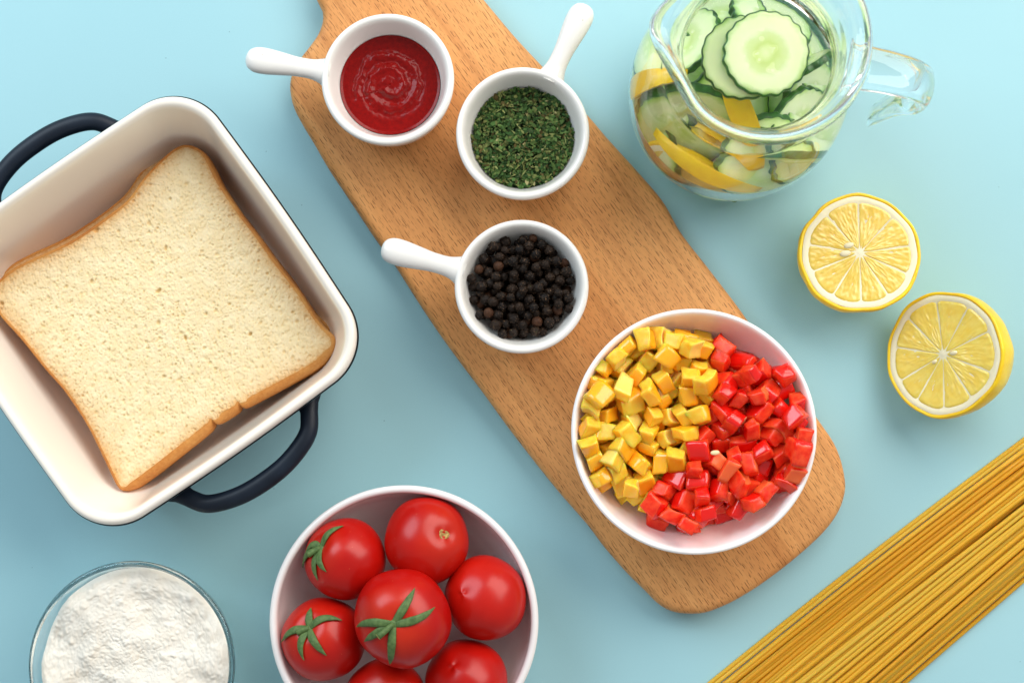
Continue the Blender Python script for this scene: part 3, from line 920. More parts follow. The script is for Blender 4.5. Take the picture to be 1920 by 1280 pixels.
r,250,0.89,0.69,0.75,9.2,1.49,4.91,0.792,-0.546,-0.272,0.033
r,251,0.62,0.87,0.74,9.41,3.86,5.5,0.824,0.078,0.519,-0.215
r,252,0.64,0.71,0.56,9.79,3.64,4.89,0.477,-0.819,0.068,-0.313
r,253,0.69,0.68,0.8,9.69,-3.92,4.71,0.354,-0.344,-0.045,-0.869
r,254,0.79,0.83,0.6,10.21,-2.92,5.24,0.573,0.702,0.386,0.172
r,255,0.86,0.89,0.89,11.59,-1.05,5.97,0.538,-0.332,0.538,0.558
r,256,0.78,0.9,0.56,10.66,0.44,4.62,0.809,-0.283,0.147,-0.494
r,257,0.87,0.81,0.61,10.29,1.51,5.39,0.471,0.248,0.098,-0.841
r,258,0.57,0.7,0.6,10.36,3.29,5.15,0.405,-0.009,-0.301,-0.863
r,259,0.71,0.76,0.58,10.92,-2.5,4.56,0.879,-0.358,0.219,-0.226
r,260,0.76,0.7,0.74,11.32,-1.94,4.86,0.917,0.327,0.069,-0.217
r,261,0.71,0.77,0.76,11.6,-0.62,5.2,0.381,-0.074,0.141,-0.911
r,262,0.58,0.65,0.73,11.72,0.19,5.33,0.952,0.055,0.122,-0.275
y,263,0.99,0.91,0.47,2.71,1.46,5.9,0.912,-0.226,-0.033,-0.342
y,264,1.14,0.64,0.48,3.83,1.74,5.72,0.241,0.764,0.527,-0.283
y,265,0.83,0.68,0.59,3.47,3.12,5.5,0.609,-0.375,-0.682,-0.149
y,266,0.8,0.83,0.68,4.78,3.9,5.45,0.804,-0.121,0.581,0.026
y,267,0.83,0.64,0.63,6.84,3.53,5.7,0.115,0.62,-0.617,-0.471
y,268,0.91,0.76,0.62,5.78,3.15,5.63,0.939,0.044,0.166,-0.299
y,269,0.68,0.52,0.53,5.78,2.78,4.84,0.589,0.042,0.788,0.175
y,270,0.83,0.99,0.59,5.06,1.46,5.59,0.669,-0.024,0.671,0.319
y,271,0.57,0.72,0.65,5.05,3,5.01,0.619,0.351,0.698,-0.081
y,272,0.72,0.61,0.54,5.97,1.69,4.56,0.712,0.355,-0.591,0.13
y,273,0.68,0.53,0.71,6.44,2.92,4.92,0.793,0.195,-0.572,-0.07
y,274,0.83,0.61,0.69,6.89,2.22,5.62,0.901,0.42,-0.103,0.042
y,275,0.87,0.83,0.51,7.61,1.92,5.83,0.834,0.317,0.405,0.201
y,276,0.8,0.61,0.6,5.64,2.07,5.27,0.483,0.295,-0.232,0.791
y,277,0.72,0.83,0.71,6.76,1.46,5.16,0.975,0.198,0.048,0.085
y,278,0.83,0.68,0.53,6.59,0.55,5.02,0.65,0.38,-0.655,0.062
y,279,0.87,0.68,0.67,5.58,1.21,4.64,0.77,0.198,0.489,-0.36
y,280,0.83,0.76,0.64,4.22,0.33,4.98,0.344,0.268,-0.9,-0.013
y,281,0.57,0.68,0.57,5.25,0.45,5.25,0.802,-0.128,-0.501,0.299
y,282,0.76,0.99,0.52,5.95,0.42,4.77,0.203,-0.584,-0.647,0.445
y,283,0.68,1.06,0.56,5.02,-0.31,5.08,0.643,-0.154,0.593,-0.46
y,284,0.64,0.83,0.64,2.32,-0.05,5.58,0.755,0.182,-0.518,-0.358
y,285,0.53,0.61,0.51,2.33,0.36,4.93,0.087,0.405,-0.609,-0.676
y,286,0.72,0.72,0.54,2.25,-0.86,5.62,0.893,0.427,0.005,0.145
y,287,0.91,0.8,0.5,6.6,-0.28,5.24,0.731,-0.599,0.21,0.25
y,288,0.61,0.61,0.5,5.79,-0.57,4.81,0.471,0.675,-0.517,-0.237
y,289,1.06,0.57,0.54,3.96,-0.31,5.5,0.437,-0.091,-0.604,0.66
y,290,1.14,0.68,0.61,3.77,-1.04,5.43,0.853,0.039,0.393,-0.342
y,291,0.76,0.52,0.53,4.26,-0.87,4.66,0.563,0.481,-0.007,0.672
y,292,0.64,0.91,0.55,5.59,-1.54,5.02,0.982,0.028,-0.188,0.006
y,293,0.83,0.83,0.7,6.27,-1.45,5.3,0.913,0.363,-0.174,0.071
y,294,0.64,0.68,0.56,4.15,-2.75,5.34,0.21,-0.768,-0.177,0.578
y,295,0.61,0.61,0.68,3.31,-1.5,5.64,0.065,-0.473,0.783,-0.399
y,296,0.83,0.61,0.5,4.48,-1.56,5.09,0.85,-0.151,-0.412,-0.29
y,297,0.99,0.91,0.51,4.92,-2.5,4.72,0.776,0.321,0.258,-0.477
y,298,0.61,0.68,0.72,3.55,-1.99,5.12,0.356,-0.798,-0.004,-0.487
y,299,1.06,0.76,0.53,5.33,-2.3,4.05,0.382,-0.831,0.384,0.128
y,300,0.99,0.76,0.48,3.99,-3.74,5.38,0.229,0.357,-0.576,-0.699
y,301,0.68,0.68,0.55,5.68,-1.47,4.3,0.562,-0.443,0.516,0.47
y,302,0.52,0.76,0.53,4.9,1.67,4.9,0.229,-0.428,-0.851,-0.201
y,303,0.53,0.53,0.5,2.99,2.59,5.3,0.756,0.056,0.552,-0.347
y,304,0.76,0.53,0.69,2.44,0.97,5.6,0.515,-0.838,0.131,-0.122
y,305,0.76,0.52,0.56,5.87,1.28,3.87,0.184,0.582,0.786,-0.099
y,306,0.52,0.61,0.65,6.45,2.04,4.74,0.488,0.363,0.763,-0.219
r,307,0.68,0.95,0.47,8.24,3,4.95,0.306,0.108,0.798,0.508
r,308,0.64,0.76,0.71,8.6,4.27,5.43,0.677,-0.25,-0.692,-0.023
r,309,0.64,1.06,0.53,9.32,2.97,5.19,0.753,-0.459,-0.14,0.45
r,310,0.99,0.76,0.57,9.98,2.43,5.01,0.813,0.375,-0.263,0.359
r,311,0.61,0.76,0.69,10.06,3.46,5.72,0.81,0.076,0.494,-0.306
r,312,0.76,0.68,0.71,11.07,2.32,5.63,0.926,-0.279,0.005,0.255
r,313,0.57,0.64,0.67,9.47,2.38,6.06,0.873,0.023,0.327,0.362
y,314,0.68,0.68,0.53,7.72,1.43,5.22,0.899,-0.317,0.025,-0.301
r,315,0.61,0.61,0.72,8.33,1.49,5.79,0.9,-0.284,0.09,-0.319
r,316,0.68,0.61,0.52,10.88,2.44,4.81,0.743,-0.586,-0.054,0.318
r,317,0.68,0.68,0.52,9.85,0.06,4.76,0.61,0.732,0.303,0.018
r,318,0.99,0.83,0.58,8.34,0.8,5.31,0.874,-0.25,0.336,0.246
r,319,0.99,0.83,0.53,9.83,0.62,5.39,0.831,-0.308,-0.438,-0.151
r,320,0.68,0.83,0.62,11.41,0.47,5.99,0.889,-0.016,-0.227,-0.398
r,321,0.68,0.57,0.58,11.86,-0.33,6,0.656,0.116,0.746,0.009
r,322,0.83,0.61,0.63,8.81,0.27,5.67,0.894,-0.206,0.143,0.373
y,323,0.72,0.68,0.67,7.31,0.5,5.42,0.847,-0.144,0.493,0.135
r,324,0.76,0.76,0.59,8.44,-0.07,5.06,0.86,-0.397,0.063,0.313
r,325,0.99,0.76,0.55,10.93,-0.06,5.43,0.654,-0.644,0.382,-0.11
r,326,0.68,0.83,0.6,10.45,-0.43,5.27,0.613,0.661,-0.062,-0.428
r,327,0.64,0.76,0.63,10.07,-1.15,5.48,0.763,-0.101,-0.315,-0.556
r,328,0.68,0.68,0.61,11.43,-2.05,5.64,0.289,-0.939,0.174,0.066
y,329,0.68,0.68,0.72,6.94,-0.91,4.91,0.606,-0.034,-0.77,-0.196
r,330,0.61,0.61,0.61,7.6,-0.43,5.06,0.478,-0.638,-0.056,-0.601
r,331,0.76,0.64,0.63,8.84,-1.46,5.3,0.757,0.241,0.203,-0.573
r,332,0.52,0.83,0.6,9.51,-0.19,5.67,0.725,0.34,-0.568,-0.188
r,333,0.99,0.76,0.5,9.28,-0.77,5.08,0.921,0.384,0.004,0.064
r,334,0.99,0.68,0.45,11.05,-2.46,5.37,0.854,-0.453,0.234,-0.107
r,335,0.53,0.57,0.53,10.87,-3.08,5.71,0.961,-0.007,0.188,-0.203
r,336,0.99,0.91,0.53,9.57,-1.74,5.38,0.585,-0.041,-0.784,0.203
r,337,0.83,0.91,0.46,7.15,-1.05,5.54,0.725,0.14,0.011,-0.675
r,338,0.91,1.14,0.49,6.26,-2.23,4.83,0.916,-0.173,-0.296,-0.209
y,339,0.76,0.61,0.62,6.47,-1.42,4.29,0.12,0.111,0.804,0.571
r,340,0.83,0.64,0.57,9.58,-3.34,5.62,0.71,-0.453,-0.447,-0.302
r,341,0.64,0.64,0.55,7.06,-5.03,5.7,0.11,-0.141,0.693,-0.699
r,342,0.61,0.53,0.52,6.96,-1.88,5.58,0.205,0.727,-0.22,-0.617
r,343,0.76,0.64,0.52,5.72,-2.86,4.96,0.622,-0.596,0.496,0.105
y,344,0.68,0.52,0.66,3.1,-3.01,5.61,0.656,0.665,0.132,0.331
r,345,0.99,0.76,0.62,5.92,-3.99,4.96,0.574,0.383,-0.659,0.298
r,346,0.76,0.61,0.7,5.98,-4.87,5.2,0.794,-0.597,0.111,-0.018
r,347,0.91,0.83,0.48,6.64,-4.39,5.84,0.634,0.344,-0.603,0.34
r,348,0.68,0.83,0.66,6.53,-3.41,5.13,0.858,-0.202,-0.468,-0.059
r,349,0.57,0.68,0.66,7.3,-3.16,5.67,0.717,-0.239,-0.204,-0.622
r,350,0.91,0.57,0.48,7.88,-4.97,5.36,0.975,0.135,0.155,0.087
r,351,0.76,0.91,0.46,8.05,-2.82,5.32,0.878,-0.16,-0.45,0.024
r,352,1.02,0.53,0.48,8.53,-1.92,5.74,0.195,-0.857,-0.447,-0.169
r,353,0.91,0.83,0.5,9.24,-4.34,5.93,0.849,0.203,0.014,-0.488
r,354,0.52,0.61,0.62,10.38,-3.63,5.13,0.574,0.722,0.319,0.219
y,355,0.68,0.61,0.55,7.39,1.09,4.32,0.608,-0.606,-0.473,0.197
r,356,0.61,0.61,0.58,9.13,2.24,5.55,0.885,0.011,0.327,0.33
r,357,0.61,0.61,0.5,7.99,-1.55,5.48,0.153,-0.289,-0.944,0.056
r,358,0.61,0.61,0.66,9.54,-4.05,5.5,0.057,-0.768,-0.192,0.608
r,359,0.61,0.61,0.71,9.86,1.37,5.87,0.534,0.23,-0.814,-0.022
r,360,0.61,0.61,0.67,11.64,1.07,5.31,0.936,0.341,0.068,0.062
r,361,0.61,0.61,0.63,10.94,0.78,5.28,0.376,0.013,0.201,-0.904"""
dice = []
for row in PEP.split('\n'):
    k, i, *v = row.split(',')
    dice.append((k, int(i), [float(q) for q in v]))
for k, i, v in dice:
    dx_, dy_ = v[3] - OC.x, v[4] - OC.y
    if math.hypot(dx_, dy_) > 4.4 and (dy_ < -2.6 or (dy_ > 2.8 and dx_ > -1.2)): continue          # bare wall left in the photograph
    d, l, q = v[:3], v[3:6], Quaternion(v[6:10])
    if l[2] < 3.1 and sum(math.hypot(w[3] - l[0], w[4] - l[1]) < .6 and w[5] > l[2] + .5 for _, _, w in dice) >= 3: continue   # wholly buried
    rnd = np.random.default_rng(1000 + i + (500 if 'r' in k else 0) + (2000 if 'f' in k else 0))
    yel = 'y' in k
    buried = any(math.hypot(w[3] - l[0], w[4] - l[1]) < .55 and w[5] > l[2] + .45 for _, _, w in dice)
    ttl = ('half covered' if buried else 'long topmost' if max(d[:2]) > 1.2 else 'topmost')
    plc = clock(l[0] - OC.x, l[1] - OC.y, 4.6)
    pale = (k == 'r' and i % 11 == 3)
    me = dice_mesh('pepper_piece', d, rnd, (YF, YS, YI) if yel else (RF, RS, RI), pale)
    o = link('pepper_piece', me, None, l, q)
    if yel: tag(o, ttl + ' yellow pepper cube ' + plc, 'pepper cube', 'yellow pepper cubes in the bowl')
    elif pale: tag(o, ttl + ' red pepper cube with a pale end ' + plc, 'pepper cube', 'red pepper cubes with pale ends')
    else: tag(o, ttl + ' red pepper cube ' + plc, 'pepper cube', 'red pepper cubes in the bowl')
# one seed on the red cubes
sx = at(1338, 848, 5.3)
cand = max((v[5] + .35 for k, i, v in dice if math.hypot(v[3] - sx.x, v[4] - sx.y) < .45), default=5.2)
v, f = ico(3)
v = v * (.21, .11, .06)
tag(part('pepper_seed', v, f, M('seed_cream', (.80, .66, .38), .4, .4).m, None, (sx.x, sx.y, cand + .05), rotz(5)), 'single pale pepper seed lying on the red pepper cubes', 'seed')

# ------------------------------------------------------------------ tomato bowl
TC = at(757, 1163, 3.6)
tpr = sprof([(0, .25), (3.0, .25), (3.1, 0), (3.5, 0), (3.9, .12), (5.0, .75), (5.75, 1.7), (6.12, 2.8), (6.22, 3.45), (6.18, 3.62), (6.05, 3.68), (5.92, 3.62), (5.86, 3.45), (5.78, 2.8), (5.5, 1.8), (4.9, 1.0), (4.0, .55), (3.0, .46), (0, .45)], 5)
v, f = lathe(tpr, 160)
tag(part('tomato_bowl', v, f, MT_PINKWHITE, None, (TC.x, TC.y, .004)), 'round white ceramic bowl holding whole red tomatoes', 'bowl')

mtm = M('tomato_skin', (.52, .006, .006), .30, .33, sss=.12, ssss=.005, sssr=(1, .18, .08), coat=.08, coatr=.22)
nt = mtm.noise(.5, 3, co=mtm.co(rnd=True))
mtm.set('Base Color', mtm.mix(mtm.math('LESS_THAN', mtm.node('ShaderNodeTexVoronoi', {'Scale': 2.2, 'Vector': mtm.co()}).outputs['Distance'], .035),
                              mtm.ramp(nt, [(.3, (.40, .002, .002)), (.7, (.50, .006, .003))]), (.60, .16, .06)))
tz = mtm.node('ShaderNodeSeparateXYZ', {0: mtm.co()}).outputs[2]
sh_ = mtm.math('MULTIPLY', mtm.math('SUBTRACT', tz, 1.25, clamp=True), mtm.math('MULTIPLY_ADD', nt, 1.2, .1))
oi_ = mtm.node('ShaderNodeObjectInfo').outputs['Random']
bc_ = mtm.b.inputs['Base Color'].links[0].from_socket
bc_ = mtm.mix(mtm.math('MULTIPLY', sh_, .55), bc_, (.62, .055, .010))
bc_ = mtm.mix(mtm.math('MULTIPLY', oi_, .22), bc_, (.56, .020, .005))
mtm.set('Base Color', bc_)
mtm.bump(mtm.noise(6, 3), .03, .03)
MT_TOM = mtm.m
msp = M('sepal_green', (.08, .15, .04), .55, .3)
ns = msp.noise(5, 4)
msp.set('Base Color', msp.ramp(ns, [(.3, (.050, .105, .028)), (.7, (.125, .200, .065))]))
msp.bump(msp.noise(22, 3), .3, .02)
MT_SEPAL = msp.m
MT_STEMCUT = M('stem_cut', (.40, .42, .12), .5, .3).m
MT_SCAR = M('corky_scar', (.42, .24, .07), .7, .2)
ncs = MT_SCAR.noise(12, 4)
MT_SCAR.set('Base Color', MT_SCAR.ramp(ncs, [(.3, (.20, .10, .03)), (.7, (.55, .36, .12))]))
MT_SCAR = MT_SCAR.m


def tomato_r(th, ph, sd, deep):
    """Radius of a unit tomato at the angle th from its stem axis."""
    r = 1 - .055 * np.cos(th) ** 2 + .012 * np.cos(5 * ph + sd) * np.sin(th) ** 2 + .018 * np.cos(2 * ph + sd * 2)
    return r - deep * np.exp(-(th / .30) ** 2) - .008 * np.exp(-((math.pi - th) / .4) ** 2)


def tpoint(th, ph, R, sd, deep, h=0.0):
    r = tomato_r(th, ph, sd, deep) * R + h
    return np.stack([r * np.sin(th) * np.cos(ph), r * np.sin(th) * np.sin(ph), r * np.cos(th)], -1)


def tomato(px, py, z, R, axis, label, sepals=None, stem=None, scar=False, sd=0.0, deep=.13, nudge=(0, 0)):
    c = at(px, py, z)
    q = Vector((0, 0, 1)).rotation_difference(Vector(axis).normalized())
    th = thing('tomato', label, 'tomato', (c.x + nudge[0], c.y + nudge[1], z), q, 'tomatoes in the bowl')
    nt_, np_ = 60, 84
    t = np.linspace(0, math.pi, nt_)[1:-1]; p = np.linspace(0, 2 * math.pi, np_, endpoint=False)
    T, Pp = np.meshgrid(t, p, indexing='ij')
    V = tpoint(T, Pp, R, sd, deep).reshape(-1, 3)
    F = [tuple(reversed(x)) for x in ring_faces(nt_ - 2, np_)]
    V = np.vstack([V, tpoint(np.array([1e-4, math.pi - 1e-4]), np.array([0., 0.]), R, sd, deep)])
    n0 = len(V) - 2
    F += [(n0, k, (k + 1) % np_) for k in range(np_)]
    b = (nt_ - 3) * np_
    F += [(n0 + 1, b + (k + 1) % np_, b + k) for k in range(np_)]
    part('skin', V, F, MT_TOM, th)
    if scar:
        a = np.linspace(0, 2 * math.pi, 20, endpoint=False)
        sv, sf = lathe([(.26, 0), (.25, .05), (.17, .06), (.12, .02), (0, .03)], 24, lambda r, z, a: r * (1 + .12 * np.cos(3 * a)))
        part('stem_scar', sv, sf, MT_SCAR, th, (0, 0, R * (1 - .055 - deep) - .01))
    if sepals:
        hub_v, hub_f = lathe([(.22, -.05), (.20, .07), (.10, .12), (0, .12)], 16)
        h0 = R * (1 - .055 - deep)
        cal = part('calyx', hub_v, hub_f, MT_SEPAL, th, (0, 0, h0))
        q_az = math.degrees(0)
        for az, L, bend, curl in sepals:
            s = np.linspace(0, 1, 22)
            phs = R_(az) + R_(bend) * s ** 1.5
            ths = .06 + (L / R) * s
            hgt = .055 + .10 * s * (1 - s) + curl * np.clip(s - .7, 0, 1) ** 2 * 6
            Pth = tpoint(ths, phs, R, sd, deep, hgt)
            Nn = Pth / np.linalg.norm(Pth, axis=1)[:, None]
            w = .20 * np.interp(s, [0, .12, .35, .7, .93, 1], [.75, .85, 1.0, .72, .22, .06])
            v, f = sweep(Pth, w, w * .28 + .012, Nn, m=10)
            # a groove down the middle of the upper side
            part('sepal', v - np.array([0, 0, h0]), f, MT_SEPAL, cal)
        if stem:
            az, L, lift = stem
            s = np.linspace(0, 1, 9)
            d = np.array([math.cos(R_(az)) * math.cos(lift), math.sin(R_(az)) * math.cos(lift), math.sin(lift)])
            Pth = np.array([0, 0, .06]) + d[None] * (L * s)[:, None] + np.array([0, 0, .10])[None] * (s * (1 - s))[:, None]
            v, f = sweep(Pth, .12 + .03 * s, .12 + .03 * s, np.tile([0, 0, 1.0], (9, 1)) + .001, m=14)
            st = part('stem', v, f, MT_SEPAL, cal)
            v, f = lathe([(.145, -.01), (.15, .012), (.08, .018), (.06, -.02), (0, -.03)], 14)
            e = Pth[-1]
            part('cut_end', v, f, MT_STEMCUT, cal, e, Vector((0, 0, 1)).rotation_difference(Vector(d)))
    return th


tomato(645, 1045, 3.05, 1.93, (-.62, .36, .70), 'tomato with a twisted green calyx leaning on the rim behind the central tomato', [(60, 1.5, -10, .04), (198, 1.5, 12, .10), (255, 1.5, 10, .02), (283, 1.25, 14, .03), (140, .8, 60, .12)], (225, .62, .5), sd=.4, nudge=(.05, -.05))
tomato(800, 1008, 3.05, 2.02, (.52, .22, .83), 'tomato showing a bare corky stem scar at the top of the bowl', scar=True, sd=1.7, deep=.10, nudge=(0, -.12))
tomato(913, 1120, 3.05, 1.95, (.55, -.2, -.8), 'bare smooth red tomato at the right side of the bowl', sd=2.9, nudge=(-.06, 0))
tomato(755, 1158, 4.75, 2.22, (-.13, -.02, 1), 'largest tomato, on top in the middle with five spread green sepals', [(55, 1.9, 6, .03), (8, 2.1, 14, .05), (-92, 2.15, -8, .03), (207, 1.75, 4, .05), (172, 2.05, 16, .03)], (220, .85, .42), sd=.9, deep=.09)
tomato(603, 1197, 3.05, 1.95, (-.30, .40, .85), 'tomato with curled sepal tips at the left side of the bowl', [(92, .95, 0, .02), (38, 1.55, -22, .14), (-60, 1.55, 8, .08), (-118, 1.45, 22, .08), (186, 1.55, 14, .16)], (205, .55, .25), sd=3.3, nudge=(.10, 0))
tomato(875, 1276, 3.05, 1.93, (.3, -.5, -.8), 'bare red tomato nearest the right lower edge of the bowl', sd=4.4)
tomato(722, 1312, 3.05, 1.93, (.1, .1, 1), 'tomato at the bottom of the bowl, cut off by the picture edge', sd=5.2, deep=.12)

# ------------------------------------------------------------------ flour bowl
FC = at(246, 1247, 4.9)
fpr = sprof([(0, 0), (2.6, 0), (2.95, .08), (3.7, 1.1), (4.25, 2.6), (4.52, 4.0), (4.62, 4.5), (4.70, 4.7), (4.70, 4.84), (4.58, 4.93), (4.46, 4.84), (4.44, 4.68), (4.33, 4.0), (4.03, 2.6), (3.48, 1.2), (2.75, .38), (2.4, .30), (0, .30)], 5)
v, f = lathe(fpr, 144)
tag(part('glass_bowl', v, f, MT_GREENGLASS, None, (FC.x, FC.y, .004)), 'round clear glass bowl heaped with white flour', 'glass bowl')
nr, na = 170, 420
rr = np.linspace(0, 1, nr)[1:]
aa = np.linspace(0, 2 * math.pi, na, endpoint=False)
G, A = np.meshgrid(rr, aa, indexing='ij')
edge = 4.37 - .035 * (1 + np.sin(3 * aa + 1)) - .05 * np.clip(bilinear(fbm((4, 512), 2, 21), aa / 7 * 511, 0 * aa + 1), 0, 2)
X, Y = G * edge[None] * np.cos(A), G * edge[None] * np.sin(A)
u_, v_ = (X / 10 + .5) * 511, (Y / 10 + .5) * 511
big = fbm((512, 512), 3.4, 31, (1, 12)); mid = fbm((512, 512), 2.6, 32, (8, 60)); fin = fbm((512, 512), 1.4, 33, (40, 240))
Z = 4.15 + .30 * (1 - G ** 2) + .10 * bilinear(big, u_, v_) +   .022 * np.abs(bilinear(mid, u_, v_)) + .0045 * bilinear(fin, u_, v_)
Z += .22 * np.exp(-(((Y + .9 + .25 * np.sin(X)) / .45) ** 2 + ((X - .6) / 1.6) ** 2)) - .25 * np.exp(-(((Y + 1.5) / .4) ** 2 + ((X - .9) / 1.2) ** 2))
for k in range(90):                                              # small lumps
    a_ = RNG.random() * 2 * math.pi; q_ = 4.0 * math.sqrt(RNG.random()); s_ = RNG.uniform(.05, .16)
    d2 = (X - q_ * math.cos(a_)) ** 2 + (Y - q_ * math.sin(a_)) ** 2
    Z += s_ * .5 * np.exp(-d2 / s_ ** 2)
Z = Z * np.clip(1 - np.clip((G - .93) / .07, 0, 1) ** 2 * .035, 0, 1)
V = np.vstack([np.stack([X, Y, Z], -1).reshape(-1, 3), [[0, 0, float(Z[0].mean())]]])
F = ring_faces(nr - 1, na)
c = len(V) - 1
F += [(c, k, (k + 1) % na) for k in range(na)]
low = []
for rz, zz in [(4.26, 3.7), (3.98, 2.6), (3.44, 1.25), (2.7, .42)]:
    low.append(np.c_[rz * np.cos(aa), rz * np.sin(aa), np.full(na, zz)])
b0 = len(V)
V = np.vstack([V] + low)
o0 = (nr - 2) * na
seq = [o0] + [b0 + i * na for i in range(4)]
for s0, s1 in zip(seq, seq[1:]):
    F += [(s0 + k, s1 + k, s1 + (k + 1) % na, s0 + (k + 1) % na) for k in range(na)]
F.append(tuple(seq[-1] + k for k in range(na - 1, -1, -1)))
mfl = M('wheat_flour', (.86, .83, .77), .95, .1, sheen=.1)
mfl.set('Base Color', mfl.ramp(mfl.noise(1.2, 4), [(.3, (.77, .71, .61)), (.7, (.82, .78, .70))]))
mfl.bump(mfl.noise(14, 5, .7), .14, .03)
tag(part('flour', V, F, mfl.m, None, (FC.x, FC.y, .004)), 'lumpy heap of white flour filling the glass bowl', 'flour')

# ------------------------------------------------------------------ square baking dish
DZ = 6.4
DC = at(266, 579, DZ)
DROT = 35.0


def rrect(half, rad, n=24):
    """Rounded square outline, n points per corner and straight sides slightly bowed out."""
    out = []
    for k in range(4):
        a0 = k * math.pi / 2
        cx_, cy_ = (half - rad) * (1 if k in (0, 3) else -1), (half - rad) * (1 if k in (0, 1) else -1)
        for t in np.linspace(0, math.pi / 2, n):
            out.append((cx_ + rad * math.cos(a0 + t), cy_ + rad * math.sin(a0 + t)))
        # points along the straight side
        nx, ny = -math.sin(a0 + math.pi / 2), math.cos(a0 + math.pi / 2)
        p = out[-1]
        for t in np.linspace(0, 1, 14)[1:-1]:
            L = 2 * (half - rad)
            ox, oy = math.cos(a0 + math.pi / 2), math.sin(a0 + math.pi / 2)
            bow = .10 * math.sin(math.pi * t)
            out.append((p[0] + nx * L * t + ox * bow, p[1] + ny * L * t + oy * bow))
    return np.array(out)


def rshell(prof, close_in=False):
    V, cnt = [], 0
    for half, rad, z in prof:
        o = rrect(half, rad)
        V.append(np.c_[o, np.full(len(o), z)])
    m_ = len(V[0])
    F = ring_faces(len(V), m_)
    V = np.vstack(V)
    return V, F, m_, len(prof)


dish = thing('baking_dish', 'square navy baking dish with cream inside, two loop handles and bread in it', 'baking dish', (DC.x, DC.y, .004), rotz(DROT))
dish.scale = (.985, .985, 1)
pr = catmull([(6.1, 1.6, 0), (6.3, 1.75, .15), (6.85, 2.05, 2.0), (7.35, 2.35, 4.6), (7.70, 2.57, 5.65), (7.84, 2.64, 5.95), (7.83, 2.64, 6.12)], 4)
V, F, m_, n_r = rshell(pr)
F.append(tuple(range(m_ - 1, -1, -1)))
part('outer_shell', V, F, MT_NAVY, dish)
pr = catmull([(7.79, 2.62, 6.05), (7.785, 2.62, 6.22), (7.73, 2.58, 6.36), (7.62, 2.5, 6.44), (7.47, 2.42, 6.42), (7.35, 2.35, 6.28), (7.26, 2.3, 6.0), (7.12, 2.25, 5.4), (6.86, 2.2, 4.2), (6.50, 2.1, 2.6), (6.15, 2.0, 1.5), (5.85, 1.9, .95), (5.4, 1.7, .68), (4.6, 1.4, .60)], 4)
V, F, m_, n_r = rshell(pr)
F.append(tuple((n_r - 1) * m_ + k for k in range(m_)))
part('glazed_lining', V, F, MT_LINING, dish)
for sgn in (1, -1):
    half = [(-3.70, 7.25, 4.74), (-3.67, 7.52, 4.78), (-3.55, 7.85, 4.84), (-3.32, 8.3, 4.93), (-2.9, 8.85, 5.02), (-2.2, 9.22, 5.08), (-1.15, 9.50, 5.1)]
    P3 = catmull(half + [(0, 9.58, 5.1)] + [(-x, y, z) for x, y, z in half[::-1]], 6)
    s = np.linspace(-1, 1, len(P3))
    w = np.interp(np.abs(s), [0, .45, .62, .74, .86, 1], [.44, .42, .42, .50, .74, 1.0])
    v, f = sweep(P3 * np.array([1, sgn, 1]), w, .36 + 0 * w, m=24)
    if sgn < 0: f = [tuple(reversed(x)) for x in f]
    part('handle', v, f, MT_NAVY, dish)

# ------------------------------------------------------------------ bread slices
bpx = [(341, 271), (369, 276), (390, 296), (416, 345), (450, 397), (487, 446), (525, 499), (562, 547), (600, 604), (622, 628), (630, 643), (626, 660), (600, 687), (562, 710), (506, 740), (470, 759), (455, 765), (448, 759), (443, 772), (428, 783), (411, 793), (403, 795), (398, 789), (393, 805), (375, 822), (330, 858), (285, 893), (255, 914), (234, 921), (218, 910),
       (195, 864), (165, 804), (124, 740), (82, 691), (37, 635), (0, 594), (-14, 566), (-14, 540), (0, 521), (37, 495), (112, 461), (157, 435), (210, 397), (240, 371), (270, 330), (311, 289)]
BTZ = 3.75
bcen = at(330, 600, BTZ)
bout = np.array([(at(x, y, BTZ) - bcen)[:2] for x, y in bpx])
bout = resample(catmull(bout, 6, True), 760)
TH = 1.45
GR = 840
ext = 8.6


def pores(seed):
    rng = np.random.default_rng(seed)
    Hm = np.zeros((GR, GR))
    sc = GR / (2 * ext)
    for nP, lo, hi, dep in ((16000, .022, .045, .05), (3600, .04, .075, .07), (520, .06, .11, .09), (36, .09, .16, .16)):
        for k in range(nP):
            x, y = rng.uniform(-ext, ext, 2)
            a = rng.uniform(lo, hi); b = a * rng.uniform(.5, 1.0)
            # cells lie along the crust: tangential near the edge
            ang = math.atan2(y, x) + math.pi / 2 + rng.normal(0, .5 if max(abs(x * .82 - y * .57), abs(x * .57 + y * .82)) > 3.8 else 2.5)
            R0 = int(a * 1.6 * sc) + 2
            i, j = int((x + ext) * sc), int((y + ext) * sc)
            if i < R0 or j < R0 or i >= GR - R0 or j >= GR - R0: continue
            yy, xx = np.mgrid[-R0:R0 + 1, -R0:R0 + 1] / sc
            c_, s_ = math.cos(ang), math.sin(ang)
            e = ((xx * c_ + yy * s_) / a) ** 2 + ((-xx * s_ + yy * c_) / b) ** 2
            d = dep * rng.uniform(.4, 1.0) * np.clip(1.15 - e, 0, 1) ** .6
            sl = Hm[j - R0:j + R0 + 1, i - R0:i + R0 + 1]
            np.maximum(sl, d, out=sl)
    return Hm


